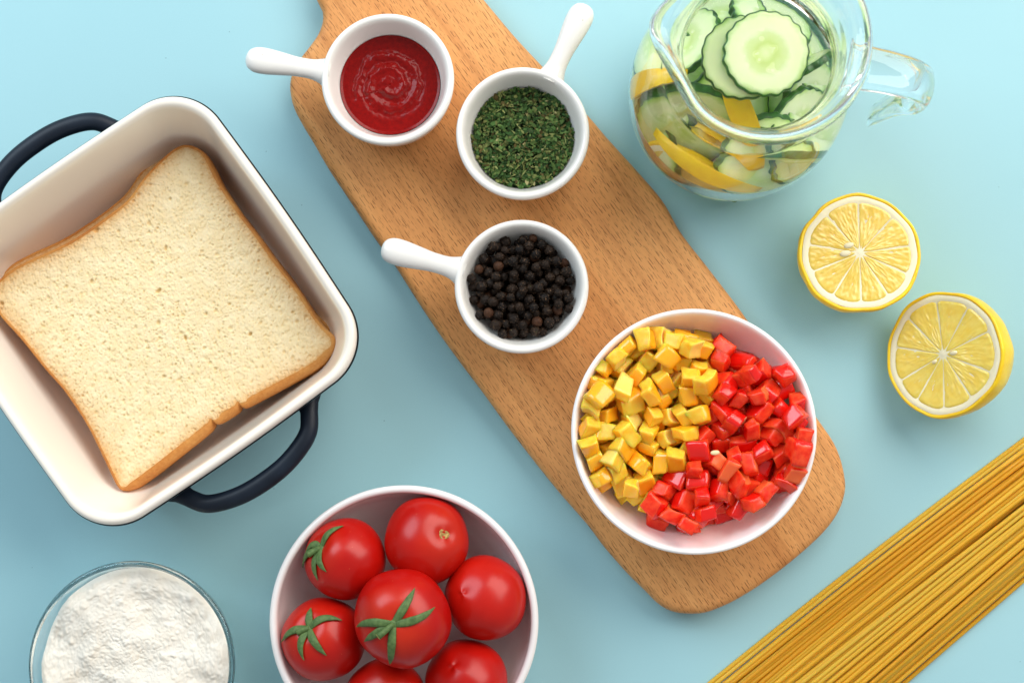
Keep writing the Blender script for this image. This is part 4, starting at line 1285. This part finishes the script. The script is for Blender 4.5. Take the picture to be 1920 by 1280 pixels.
mcr = M('bread_crumb', (.85, .72, .48), .85, .15, sss=.12, ssss=.004, sssr=(1, .7, .4))
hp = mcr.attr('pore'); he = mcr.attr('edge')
nb = mcr.noise(1.3, 4); nb2 = mcr.noise(9, 4)
cc = mcr.ramp(nb, [(.3, (.80, .635, .365)), (.7, (.86, .725, .47))])
cc = mcr.mix(mcr.math('MULTIPLY', hp, .6), cc, (.66, .46, .18))  # tan pore walls, with some shade of the cells painted into the colour
cc = mcr.mix(mcr.math('MULTIPLY', he, mcr.math('MULTIPLY_ADD', nb2, 1.3, .15), clamp=True), cc, (.60, .27, .06))
mcr.set('Base Color', cc)
mcr.bump(mcr.noise(16, 5, .65), .12, .04)
mcs = M('bread_crust', (.5, .2, .04), .6, .3)
nk1 = mcs.noise(.45, 4); nk2 = mcs.noise(6, 4)
ck = mcs.ramp(nk1, [(.30, (.36, .100, .014)), (.5, (.51, .185, .033)), (.72, (.64, .31, .080))])
ck = mcs.mix(.35, ck, mcs.ramp(nk2, [(.3, (.42, .15, .03)), (.7, (.66, .34, .10))]))
mcs.set('Base Color', ck)
mcs.bump(mcs.noise(7, 5), .45, .04)


def bread(loc, rot, seed, label, rings):
    th = thing('bread_slice', label, 'bread slice', loc, rot, 'stacked bread slices in the dish')
    m_ = len(bout)
    tn = np.roll(bout, -1, 0) - np.roll(bout, 1, 0)
    tn /= np.linalg.norm(tn, axis=1)[:, None]
    inn = np.c_[-tn[:, 1], tn[:, 0]]
    if np.mean(np.sum(inn * bout, 1)) > 0: inn = -inn
    inn = np.array([np.convolve(np.r_[inn[-6:, k], inn[:, k], inn[:6, k]], np.ones(13) / 13, 'valid') for k in range(2)]).T
    lee = np.clip(-(inn @ np.array([.72, -.69])) - .15, 0, 1)       # the crust stands wider where the side slopes
    brim = bout + inn * (.15 + .26 * lee)[:, None]
    Hm = pores(seed)
    fi = fbm((GR, GR), 2.0, seed + 1, (20, 200)); bi = fbm((GR, GR), 3.2, seed + 2, (1, 10))
    cor = [int(np.argmin(np.hypot(*(bout - (at(x, y, BTZ) - bcen)[:2]).T))) for x, y in ((350, 270), (629, 645), (236, 921), (-15, 553))]
    sides = []
    G_ = rings + 1
    for k in range(4):
        a_, b_ = cor[k], cor[(k + 1) % 4]
        idx = np.arange(a_, b_ + 1 if b_ > a_ else b_ + m_ + 1) % m_ if (b_ - a_) % m_ < m_ / 2 else np.arange(a_, b_ - 1 if b_ < a_ else b_ - m_ - 1, -1) % m_
        sp = brim[idx]
        dd = np.r_[0, np.cumsum(np.linalg.norm(np.diff(sp, axis=0), axis=1))]
        t_ = np.linspace(0, dd[-1], G_)
        sides.append(np.c_[np.interp(t_, dd, sp[:, 0]), np.interp(t_, dd, sp[:, 1])])
    s0, s1, s2, s3 = sides[0], sides[1], sides[2][::-1], sides[3][::-1]
    tt = np.linspace(0, 1, G_)
    Ug, Vg = np.meshgrid(tt, tt, indexing='ij')
    Uu, Vv = Ug[..., None], Vg[..., None]
    pts = (1 - Vv) * s0[:, None] + Vv * s2[:, None] + (1 - Uu) * s3[None] + Uu * s1[None] \
        - ((1 - Uu) * (1 - Vv) * s0[0] + Uu * (1 - Vv) * s0[-1] + (1 - Uu) * Vv * s2[0] + Uu * Vv * s2[-1])
    X, Y = pts[..., 0], pts[..., 1]
    u, v = (X + ext) / (2 * ext) * GR, (Y + ext) / (2 * ext) * GR
    pd = bilinear(Hm, u, v)
    ed = np.minimum(np.minimum(Ug, 1 - Ug), np.minimum(Vg, 1 - Vg)) * 11.0
    fade = np.clip(ed / .12, 0, 1)
    Z = TH + (-pd + .012 * bilinear(fi, u, v) + .02 * bilinear(bi, u, v)) * fade - .05 * np.exp(-ed / .25)
    V = np.stack([X, Y, Z], -1).reshape(-1, 3)
    gi = np.arange(G_ * G_).reshape(G_, G_)
    F = np.stack([gi[:-1, :-1], gi[:-1, 1:], gi[1:, 1:], gi[1:, :-1]], -1).reshape(-1, 4)
    e1, e2 = pts[1, 0] - pts[0, 0], pts[0, 1] - pts[0, 0]
    if e2[0] * e1[1] - e2[1] * e1[0] < 0: F = F[:, ::-1]
    F = F.tolist()
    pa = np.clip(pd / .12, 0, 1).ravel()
    ea = np.exp(-(ed / .38)).ravel()
    part('crumb', V, F, mcr.m, th, attrs={'pore': pa, 'edge': ea})
    V = []
    wob = bilinear(fbm((8, 800), 2.2, seed + 5), np.arange(m_), np.full(m_, 3.0)) * .018
    for ins, li, z, lz in [(.16, .26, TH - .06, 0), (.10, .22, TH - .035, .02), (.03, .12, TH - .07, .08), (0, .04, TH - .16, .16), (-.02, 0, TH * .5, .1), (.03, 0, .14, 0), (.14, 0, 0, 0), (.3, 0, 0, 0)]:
        V.append(np.c_[bout + inn * (ins + wob + li * lee)[:, None], z - lz * lee])
    n8 = len(V)
    V = np.vstack(V)
    F = ring_faces(n8, m_)
    F.append(tuple((n8 - 1) * m_ + k for k in range(m_)))
    me = mesh('crust', V, F, mcs.m)
    bm = bmesh.new(); bm.from_mesh(me); bmesh.ops.recalc_face_normals(bm, faces=bm.faces[:]); bm.to_mesh(me); bm.free()
    link('crust', me, th)


bread((bcen.x, bcen.y, BTZ - TH), None, 51, 'upper white bread slice with golden crust lying in the baking dish', 330)
bread((bcen.x - .50, bcen.y + .50, BTZ - 2 * TH - .03), rotz(.8), 61, 'lower bread slice mostly hidden under the upper one in the dish', 60)

# ------------------------------------------------------------------ lemon halves
mr = M('lemon_rind', (.90, .56, .012), .34, .45, sss=.08, ssss=.004, sssr=(1, .6, .1))
nr1 = mr.noise(.7, 3, co=mr.co(rnd=True))
mr.set('Base Color', mr.ramp(nr1, [(.3, (.88, .52, .010)), (.7, (.96, .67, .018))]))
vr = mr.node('ShaderNodeTexVoronoi', {'Scale': 8.0, 'Vector': mr.co()}, feature='SMOOTH_F1')
mr.bump(vr.outputs['Distance'], .35, .04)
MT_RIND = mr.m
mpi = M('lemon_pith', (.86, .79, .56), .5, .3, sss=.2, ssss=.004, sssr=(1, .9, .5))
mpi.bump(mpi.noise(9, 3), .15, .02)
MT_PITH = mpi.m


def pulp_mat(name, a, b):
    m = M(name, a, .2, .5, sss=.45, ssss=.005, sssr=(1, .7, .25), coat=.35, coatr=.12)
    v = m.attr('vesicle')
    n = m.noise(2.5, 3, co=m.co(rnd=True))
    c = m.ramp(n, [(.3, a), (.7, b)])
    m.set('Base Color', m.mix(m.math('MULTIPLY', v, .75), c, (.90, .76, .40)))
    m.bump(m.noise(12, 3), .12, .02)
    return m.m


MT_PULP_A = pulp_mat('lemon_pulp_pale', (.78, .52, .070), (.86, .63, .14))
MT_PULP_B = pulp_mat('lemon_pulp_wet', (.86, .60, .08), (.90, .70, .15))
MT_SEED = M('lemon_seed', (.78, .70, .48), .4, .4).m


def lemon(px, py, z, R, normal, roll, mem, seeds, label, pulp, seed, sq=(1, 1), depth=2.75):
    c = at(px, py, z)
    n = Vector(normal).normalized()
    q = Vector((0, 0, 1)).rotation_difference(n) @ rotz(roll)
    th = thing('lemon_half', label, 'lemon', c, q, 'cut lemon halves on the table')
    m_ = 140
    rng = np.random.default_rng(seed)
    ph = np.linspace(0, 2 * math.pi, m_, endpoint=False)
    wob = 1 + .010 * np.sin(3 * ph + seed) + .008 * np.sin(5 * ph + 2 * seed) + .006 * np.sin(11 * ph + seed)
    wob = wob * np.sqrt((sq[0] * np.cos(ph)) ** 2 + (sq[1] * np.sin(ph)) ** 2)
    # rind: cut ring on top then the shell down to the nipple
    rings = [(R - .17, -.05), (R - .15, .0), (R - .06, .012), (R - .012, -.012)]
    for t in np.linspace(.03, 1, 26)[:-1]:
        a = t * math.pi / 2
        rings.append((R * math.cos(a) ** .82 * (1 + .035 * math.sin(2 * a)), -depth * math.sin(a) ** 1.05 - .03))
    V = [np.c_[r * wob * np.cos(ph), r * wob * np.sin(ph), np.full(m_, zz)] for r, zz in rings]
    V = np.vstack(V)
    lump = np.array([noise.noise(Vector(p * .9) + Vector((seed, 0, 0))) + .5 * noise.noise(Vector(p * 2.2) + Vector((0, seed, 0))) for p in V]) * .05
    lump[:4 * m_] *= .5
    rad = V / (np.linalg.norm(V, axis=1)[:, None] + 1e-9)
    V = V + rad * lump[:, None]
    F = ring_faces(len(rings), m_)
    V = np.vstack([V, [[0, 0, -depth - .10]]])
    b = (len(rings) - 1) * m_
    F += [(len(V) - 1, b + (k + 1) % m_, b + k) for k in range(m_)]
    F = [tuple(reversed(f)) for f in F]
    part('rind', V, F, MT_RIND, th)
    # pith with the membrane walls
    zs = [(R - .165, -.02), (R - .22, .0), (R - .40, -.005), (R - .44, -.03), (.5, -.03), (.2, .0)]
    V = np.vstack([np.c_[r * wob * np.cos(ph), r * wob * np.sin(ph), np.full(m_, zz)] for r, zz in zs] + [np.array([[0, 0, .01]])])
    F = ring_faces(len(zs), m_)
    b = (len(zs) - 1) * m_
    F += [(len(V) - 1, b + k, b + (k + 1) % m_) for k in range(m_)]
    part('pith', V, F, MT_PITH, th)
    # juice segments
    mem = sorted(a % 360 for a in mem)
    vf = fbm((256, 256), 1.6, seed, (10, 90))
    for i, a0 in enumerate(mem):
        a1 = mem[(i + 1) % len(mem)]
        if a1 <= a0: a1 += 360
        nrr = 34; naa = max(8, int((a1 - a0) / 1.5))
        r = np.linspace(0, 1, nrr)
        t = np.linspace(0, 1, naa)
        RR, TT = np.meshgrid(r, t, indexing='ij')
        rin, rout = .15, R - .43
        gap = .007
        rad_ = rin + (rout - rin) * RR
        # round outer corners
        cr = 1 - .05 * np.clip(np.abs(2 * TT - 1) - .62, 0, 1) ** 2 * 6
        rad_ = rin + (rad_ - rin) * cr
        A0, A1 = R_(a0), R_(a1)
        pad = np.arcsin(np.clip(gap / rad_, 0, .6))
        AA = (A0 + pad) + (A1 - A0 - 2 * pad) * TT
        wv = np.interp((AA % (2 * math.pi)).ravel(), np.r_[ph, 2 * math.pi], np.r_[wob, wob[:1]]).reshape(AA.shape)
        X, Y = rad_ * wv * np.cos(AA), rad_ * wv * np.sin(AA)
        # tear-drop vesicles: noise stretched along the radius
        amid = (A0 + A1) / 2
        lx = X * math.cos(amid) + Y * math.sin(amid); ly = -X * math.sin(amid) + Y * math.cos(amid)
        fan = ly / (.6 + .35 * lx)
        ves = bilinear(vf, (lx * 14 + 17 * i) % 250, (fan * 75 + 90 + 31 * i) % 250)
        edge = np.minimum(np.minimum(TT, 1 - TT) * (A1 - A0) * rad_ / .05, np.minimum((1 - RR) * (rout - rin) / .07, RR * (rout - rin) / .06)).clip(0, 1)
        Z = -.05 + edge ** .5 * .045 + .009 * ves * edge + .012 * np.sin(lx * 3)
        V = np.stack([X, Y, Z], -1).reshape(-1, 3)
        F = [(a * naa + b_, a * naa + b_ + 1, (a + 1) * naa + b_ + 1, (a + 1) * naa + b_) for a in range(nrr - 1) for b_ in range(naa - 1)]
        F = [tuple(reversed(f)) for f in F]
        part('segment', V, F, pulp, th, attrs={'vesicle': np.clip((ves - 1.1) * .4, 0, 1).ravel()})
    v, f = lathe([(.17, -.03), (.14, .0), (.08, .012), (0, .015)], 20, lambda r, z, a: r * (1 + .28 * np.cos(len(mem) * a)))
    part('core', v, f, MT_PITH, th)
    v, f = ico(3)
    for sxx, syy, ang, ln_ in seeds:
        part('seed', v * (ln_, ln_ * .58, .09), f, MT_SEED, th, (sxx, syy, .015), rotz(ang))
    return th


lemon(1612, 474, 2.9, 2.84, (-.03, .10, 1), 0, [90, 47, 8, -25, -58, -90, -123, -158, 170, 129], [(-.50, .36, 15, .24), (-.68, -.03, 12, .26)],
      'cut lemon half facing straight up with two pale seeds by its core', MT_PULP_A, 3)
lemon(1768, 664, 3.1, 2.96, (-.92, .02, 1), 0, [97, 59, 23, -21, -56, -90, -123, -152, 170, 135], [(.55, .04, 10, .19), (-.42, -.34, 30, .14)],
      'cut lemon half tilted to one side showing yellow rind, nearest the spaghetti', MT_PULP_B, 8, depth=3.2)

# ------------------------------------------------------------------ spaghetti bundle
ms = M('dry_spaghetti', (.80, .44, .045), .40, .4, trans=.30, ior=1.35, sss=.5, ssss=.005, sssr=(1, .6, .15))
oi = ms.node('ShaderNodeObjectInfo')
ms.set('Base Color', ms.ramp(oi.outputs['Random'], [(.0, (.82, .37, .020)), (.5, (.94, .49, .036)), (1.0, (1.0, .62, .085))]))
ms.bump(ms.noise(1.0, 3, .6, ms.co((.5, 16, 16))), .03, .01)
MT_SPAG = ms.m
# upper and lower outer edges of the bundle, at two stations along it
SA_u, SB_u = at(1317, 1280, .1), at(1920, 815, .1)
SA_l, SB_l = at(1707, 1280, .1), at(1920, 1096, .1)
ax = (SB_u - SA_u).normalized()
pr_ = Vector((ax.y, -ax.x, 0))                                 # towards the lower edge
wA = (SA_l - SA_u).dot(pr_)
uA = 0.0
uB = (SB_u - SA_u).length
uAl, uBl = (SA_l - SA_u).dot(ax), (SB_l - SA_u).dot(ax)
wl0, wl1 = (SA_l - SA_u).dot(pr_), (SB_l - SA_u).dot(pr_)
u0, u1 = -12.0, uB + .4
sm_ = 0


def low_edge(u): return wl0 + (wl1 - wl0) * (u - uAl) / (uBl - uAl)


strands = []
SP_R = .106
layers = [29, 29, 27, 22, 12]
for L, nL in enumerate(layers):
    f0, f1 = (.0, 1.0) if L == 0 else (.075 * L, 1 - .05 * L)
    for k in range(nL):
        f = f0 + (f1 - f0) * (k + .5 + (RNG.uniform(-.32, .32) if L else RNG.uniform(-.12, .12))) / nL
        df = RNG.normal(0, (0, .012, .014, .020, .034)[L] if L else .004)
        strands.append((L, f, df, 0))
for L, f, df, _ in strands:
    n_s = 22
    end = u1 + (RNG.uniform(-1.1, .5))
    if L == 0 and f < .03: end = u1 + 3
    st_ = u0 + RNG.uniform(-1, 1)
    us = np.linspace(st_, end, n_s)
    fr = f + df * np.linspace(-1, 1, n_s)
    lo = np.array([low_edge(u) for u in us])
    bow = -.13 * np.sin(np.clip((us - 0) / uB, -.3, 1.1) * math.pi) * (1 - fr)      # the bundle bellies out along its upper edge
    off = SP_R + fr * (lo - 2 * SP_R) + bow
    zz = SP_R + L * SP_R * 1.72 + .02 * np.sin(us * .3 + f * 40) * (L > 0) + (RNG.uniform(0, .09) if L else 0)
    P3 = np.array([(SA_u + ax * float(u) + pr_ * float(o_)) for u, o_ in zip(us, off)])
    P3[:, 2] = zz
    org = Vector(P3[n_s // 2])
    q = rotz(math.degrees(math.atan2(ax.y, ax.x)))
    loc = np.array([(q.inverted() @ (Vector(p) - org)) for p in P3])
    v, fc = sweep(loc, SP_R, SP_R, m=9)
    o = part('spaghetti_strand', v, fc, MT_SPAG, None, org, q)
    side_ = 'upper' if f < .5 else 'lower'
    if L == 0 and f < .03: tag(o, 'outermost single spaghetti strand along the upper edge of the bundle', 'spaghetti')
    elif L == 0 and f > .97: tag(o, 'outermost spaghetti strand along the lower edge of the bundle', 'spaghetti')
    else:
        e_ = f if f < .5 else 1 - f
        w_ = 'close to the ' + side_ + ' edge' if e_ < .14 else 'a quarter in on the ' + side_ + ' side' if e_ < .32 else 'near the middle on the ' + side_ + ' side'
        h_ = ('bottom', 'low', 'inner', 'upper', 'topmost')[L]
        c_ = 'its end in view' if end < uB - .25 else 'end out of view'
        tag(o, h_ + ' spaghetti strand ' + w_ + ', ' + c_, 'spaghetti', 'spaghetti strands in the bundle')

# ------------------------------------------------------------------ glass jug of cucumber and lemon water
JB = at(1398, 165, 5.4)
JT = at(1433, 76, 14.0)
JC = Vector((JT.x + .12, JT.y, 0))
print('jug axis', JB, JT)
SPA = R_(172)
HAA = R_(-13)


def spout(r, z, a):
    t = np.clip((z - 11.2) / 2.8, 0, 1) ** 1.6
    d = (a - SPA + math.pi) % (2 * math.pi) - math.pi
    return r * (1 + t * (.13 * np.exp(-(d / .26) ** 2) - .035 * np.exp(-((np.abs(d) - .62) / .25) ** 2)))


JP = sprof([(0, .0), (3.0, .0), (3.5, .10), (4.3, .95), (4.85, 2.8), (5.0, 4.8), (4.82, 6.7), (4.32, 8.4), (3.78, 9.6), (3.42, 10.6), (3.30, 11.5), (3.42, 12.4), (3.68, 13.15), (3.98, 13.55), (4.18, 13.75), (4.22, 13.98), (4.05, 14.16), (3.82, 14.10), (3.70, 13.85), (3.58, 13.45), (3.42, 13.0), (3.25, 12.45), (3.12, 11.5), (3.22, 10.6), (3.55, 9.6), (4.08, 8.4), (4.57, 6.7), (4.74, 4.8), (4.60, 2.8), (4.08, 1.2), (3.3, .55), (2.6, .50), (0, .50)], 6)
jug = thing('glass_jug', 'round clear glass jug with spout and hooked handle full of cucumber lemon water', 'jug', (JC.x, JC.y, .004))
v, f = lathe(JP, 160, spout)
part('jug_body', v, f, MT_GLASS, jug)
# hooked handle with a free lower end
hp_ = catmull([(3.62, 12.85), (3.85, 13.0), (4.3, 13.15), (5.2, 13.25), (6.1, 13.1), (6.8, 12.5), (7.1, 11.5), (7.0, 10.2), (6.55, 9.2), (6.3, 7.6), (6.15, 5.9), (6.2, 4.6)], 7)
d_ = np.array([math.cos(HAA), math.sin(HAA), 0])
P3 = hp_[:, :1] * d_[None] + np.c_[0 * hp_[:, 0], 0 * hp_[:, 0], hp_[:, 1]]
s = np.linspace(0, 1, len(P3))
Tn = np.gradient(P3, axis=0)
side = np.cross(d_, [0, 0, 1.0])
Nn = np.cross(Tn, side)
w = np.interp(s, [0, .06, .15, .5, .85, .97, 1], [1.25, 1.05, .95, .80, .56, .40, .14])
v, f = sweep(P3, w, np.interp(s, [0, .9, 1], [.34, .28, .12]), Nn, m=28)
part('jug_handle', v, f, MT_GLASS, jug)
# water: fills the inside, a hair into the glass so that no air film lies between
WZ = 9.3
wp = [(r, z) for r, z in JP[len(JP) // 2:] if z < WZ and r < 4.7]
wp = [p for i, p in enumerate(wp)]
inner = [(r + (.02 if r > .01 else 0), z - (.02 if r < 3.5 else 0)) for r, z in wp if r >= 0]
rs_ = inner[0][0] - .0
wprof = [(0, WZ), (rs_ * .96, WZ), (rs_ * 1.0, WZ + .02)] + inner
v, f = lathe(wprof[::-1], 128)
tag(part('water', v, f, MT_WATER, None, (JC.x, JC.y, .004)), 'clear water filling the round glass jug up to its neck', 'water')

mcu = M('cucumber_flesh', (.62, .75, .36), .25, .5, sss=.5, ssss=.006, sssr=(.8, 1, .4), coat=.3, coatr=.1)
cco = mcu.co(); 
ln2 = mcu.node('ShaderNodeVectorMath', {0: mcu.node('ShaderNodeVectorMath', {0: cco, 1: (1, 1, 0)}, operation='MULTIPLY').outputs[0]}, operation='LENGTH')
rad_n = mcu.math('ADD', ln2.outputs['Value'], mcu.math('MULTIPLY_ADD', mcu.noise(1.4, 3, co=mcu.co(rnd=True)), .5, -.25))
cr_ = mcu.ramp(mcu.math('DIVIDE', rad_n, 2.0), [(.0, (.74, .86, .46)), (.22, (.62, .78, .28)), (.30, (.70, .83, .38)), (.5, (.80, .90, .55)), (.78, (.74, .88, .48)), (.92, (.42, .66, .18)), (1.0, (.12, .32, .05))])
sv_ = mcu.node('ShaderNodeTexVoronoi', {'Scale': 2.6, 'Vector': mcu.co(rnd=True)}, feature='SMOOTH_F1').outputs['Distance']
core_ = mcu.ramp(mcu.math('DIVIDE', rad_n, 2.0), [(.10, 0.0), (.24, 1.0), (.42, 1.0), (.56, 0.0)])
cr_ = mcu.mix(mcu.math('MULTIPLY', mcu.math('LESS_THAN', sv_, .17), mcu.math('MULTIPLY', core_, .55)), cr_, (.86, .92, .66))
cr_ = mcu.mix(mcu.math('MULTIPLY', mcu.math('GREATER_THAN', sv_, .33), mcu.math('MULTIPLY', core_, .35)), cr_, (.46, .66, .16))
mcu.set('Base Color', cr_)
mcu.bump(mcu.noise(3, 4), .15, .04)
MT_CUC = mcu.m
msk = M('cucumber_skin', (.025, .11, .018), .3, .5)
msk.set('Base Color', msk.ramp(msk.noise(2.2, 4, co=msk.co(rnd=True)), [(.3, (.014, .070, .012)), (.7, (.05, .18, .03))]))
MT_CSK = msk.m
cv = np.linspace(0, 2 * math.pi, 200, endpoint=False)
lob = 1 + .018 * np.cos(19 * cv) * (1 + .4 * np.sin(3 * cv)) + .010 * np.cos(8 * cv + 1)


def cuc_mesh(R, th_):
    t = th_ / 2
    fl = [(0, t), (R * .3, t + .01), (R * .6, t), (R * .9, t + .005), (R - .05, t - .01), (R - .05, -t + .01), (R * .9, -t), (R * .5, -t), (0, -t)]
    sk = [(R - .075, t - .004), (R - .02, t - .01), (R, t * .6), (R, -t * .6), (R - .02, -t + .01), (R - .075, -t + .004)]
    w_ = lambda r, z, a: r * np.interp(a, cv, lob) if r > R * .7 else np.full(len(a), r)
    v1, f1 = lathe(fl, 200, w_)
    v2, f2 = lathe(sk, 200, w_)
    f1 = [tuple(reversed(x)) for x in f1]; f2 = [tuple(reversed(x)) for x in f2]
    return mesh('cucumber_flesh', v1, f1, MT_CUC), mesh('cucumber_skin', v2, f2, MT_CSK)


CUC = {k: cuc_mesh(k, t) for k, t in ((1.86, .34), (1.75, .34), (2.0, .42))}


def cucumber(k, loc, axis, roll, label):
    q = Vector((0, 0, 1)).rotation_difference(Vector(axis).normalized()) @ rotz(roll)
    th = thing('cucumber_slice', label, 'cucumber slice', (JC.x + loc[0], JC.y + loc[1], loc[2]), q, 'cucumber slices in the jug')
    link('flesh', CUC[k][0], th); link('skin', CUC[k][1], th)


c1_ = at(1436, 101, WZ + .05) - JC
c2_ = at(1394, 110, WZ - .4) - JC
cucumber(1.86, (c1_.x, c1_.y, WZ + .03), (.02, -.03, 1), 20, 'pale cucumber slice floating on top of the water in the jug')
cucumber(1.86, (c2_.x, c2_.y, WZ - .36), (-.03, .02, 1), 75, 'cucumber slice half hidden just under the floating one')


def pol(a, r, z): return (r * math.cos(R_(a)), r * math.sin(R_(a)), z)


def lean(az, r, z, up, k, roll, label):
    """Slice lying against the wall, its face turned outwards and up."""
    cucumber(k, pol(az, r, z), (math.cos(R_(az)), math.sin(R_(az)), up), roll, label)


def stand(az, r, z, k, roll, label, twist=0, up=.12):
    """Slice standing on edge with its rim towards the wall."""
    cucumber(k, pol(az, r, z), (math.cos(R_(az + 90 + twist)), math.sin(R_(az + 90 + twist)), up), roll, label)


stand(208, 2.55, 5.7, 2.0, 10, 'cucumber slice standing on edge beside the lemon wedge at the left wall', -38, .35)
lean(268, 3.0, 3.6, 1.9, 2.0, 10, 'cucumber slice lying low at the front wall of the jug')
lean(286, 3.0, 5.6, .75, 1.86, 40, 'cucumber slice with its face against the front wall of the jug')
stand(305, 2.7, 5.3, 2.0, 30, 'cucumber slice on edge showing a dark green rim at the lower right wall', 40, .3)
lean(322, 3.1, 5.3, .7, 1.86, 60, 'cucumber slice leaning against the wall below the handle')
lean(345, 3.2, 5.0, .8, 2.0, 15, 'cucumber slice against the wall straight under the handle')
stand(10, 2.5, 6.0, 1.75, 55, 'cucumber slice standing on edge inside the right of the neck', 20, .2)
lean(25, 3.1, 4.8, .8, 2.0, 80, 'cucumber slice leaning on the wall behind the handle')
lean(65, 3.1, 5.4, .8, 2.0, 20, 'cucumber slice leaning on the far right wall of the jug')
lean(105, 3.1, 5.0, .9, 2.0, 45, 'cucumber slice leaning on the far wall of the jug')
lean(145, 3.1, 5.6, .8, 1.86, 5, 'cucumber slice under the spout against the wall')
cucumber(2.0, (-.6, -1.0, 4.4), (.25, -.2, 1), 33, 'cucumber slice drifting in the middle of the water')
cucumber(2.0, (1.2, .6, 3.4), (-.2, .1, 1), 50, 'cucumber slice drifting below the floating pair')
cucumber(2.0, (-1.4, 1.0, 2.6), (.1, .2, 1), 12, 'cucumber slice near the bottom under the spout')
cucumber(2.0, (.9, -1.3, 1.5), (.05, .1, 1), 70, 'cucumber slice lying flat on the bottom of the jug')
cucumber(2.0, (-1.5, -1.2, 1.3), (-.05, .05, 1), 25, 'second cucumber slice lying flat on the bottom of the jug')


def wedge(loc, q, R, a0, a1, label):
    """Lemon wedge: a piece of the fruit between two cuts, rind outside, pulp inside."""
    th = thing('lemon_wedge', label, 'lemon wedge', (JC.x + loc[0], JC.y + loc[1], loc[2]), q, 'lemon pieces in the jug')
    nu, nv = 24, 18
    U, Vv = np.meshgrid(np.linspace(R_(a0), R_(a1), nu), np.linspace(-1.15, 1.15, nv), indexing='ij')

    def shell(r):
        return np.stack([r * np.cos(Vv) * np.cos(U), r * np.cos(Vv) * np.sin(U), r * 1.25 * np.sin(Vv)], -1).reshape(-1, 3)

    def slab(ri, ro):
        Vx = np.vstack([shell(ro), shell(ri)]); n_ = nu * nv
        idx = np.arange(n_).reshape(nu, nv)
        Fx = [(idx[i, j], idx[i + 1, j], idx[i + 1, j + 1], idx[i, j + 1]) for i in range(nu - 1) for j in range(nv - 1)]
        Fx += [(n_ + idx[i, j + 1], n_ + idx[i + 1, j + 1], n_ + idx[i + 1, j], n_ + idx[i, j]) for i in range(nu - 1) for j in range(nv - 1)]
        bd = [idx[i, 0] for i in range(nu)] + [idx[-1, j] for j in range(1, nv)] + [idx[i, -1] for i in range(nu - 2, -1, -1)] + [idx[0, j] for j in range(nv - 2, 0, -1)]
        Fx += [(bd[(k + 1) % len(bd)], bd[k], n_ + bd[k], n_ + bd[(k + 1) % len(bd)]) for k in range(len(bd))]
        return Vx, [tuple(int(i) for i in f_) for f_ in Fx]

    v, f = slab(R - .12, R); part('rind', v, f, MT_RIND, th)
    v, f = slab(R - .36, R - .125); part('pith', v, f, MT_PITH, th)
    v, f = slab(.15, R - .365); part('pulp', v, f, MT_PULP_A, th, attrs={'vesicle': np.zeros(len(v))})


def face(az, el, roll=0):
    """Rotation that points local +x outwards at azimuth az and elevation el."""
    return rotz(az) @ Quaternion((0, 1, 0), R_(-el)) @ Quaternion((1, 0, 0), R_(roll))


RINDB = MT_RIND
wedge(pol(181, 2.6, 5.6), face(181, 18, 0), 2.1, -13, 13, 'yellow lemon wedge pressed against the left wall of the jug')
wedge(pol(247, 2.6, 5.0), face(247, 45, 80), 2.1, -15, 15, 'yellow lemon wedge rind up at the lower left wall of the jug')
wedge(pol(262, 1.0, 6.2), face(262, 60, 30), 1.7, -20, 20, 'small yellow lemon piece seen under the rim of the jug')


def lemon_slice(az, r, z, up, R, label):
    q = Vector((0, 0, 1)).rotation_difference(Vector((math.cos(R_(az)), math.sin(R_(az)), up)).normalized())
    p = pol(az, r, z)
    th = thing('lemon_slice', label, 'lemon slice', (JC.x + p[0], JC.y + p[1], p[2]), q, 'lemon pieces in the jug')
    v, f = lathe([(R - .12, .2), (R - .03, .2), (R, .1), (R, -.1), (R - .03, -.2), (R - .12, -.2)], 90); part('rind', v, [tuple(reversed(x)) for x in f], MT_RIND, th)
    v, f = lathe([(R - .40, .19), (R - .12, .195), (R - .12, -.195), (R - .40, -.19)], 90); part('pith', v, [tuple(reversed(x)) for x in f], MT_PITH, th)
    v, f = lathe([(0, .19), (R - .40, .2), (R - .40, -.2), (0, -.19)], 90); part('pulp', v, [tuple(reversed(x)) for x in f], MT_PULP_A, th, attrs={'vesicle': np.zeros(len(v))})


lemon_slice(240, 3.25, 3.6, .35, 2.0, 'round lemon slice flat against the lower left wall of the jug')
lean(203, 3.3, 3.7, .35, 2.0, 25, 'cucumber slice flat against the left wall low in the jug')
lean(300, 3.3, 3.2, .3, 2.0, 65, 'cucumber slice flat against the front wall low in the jug')
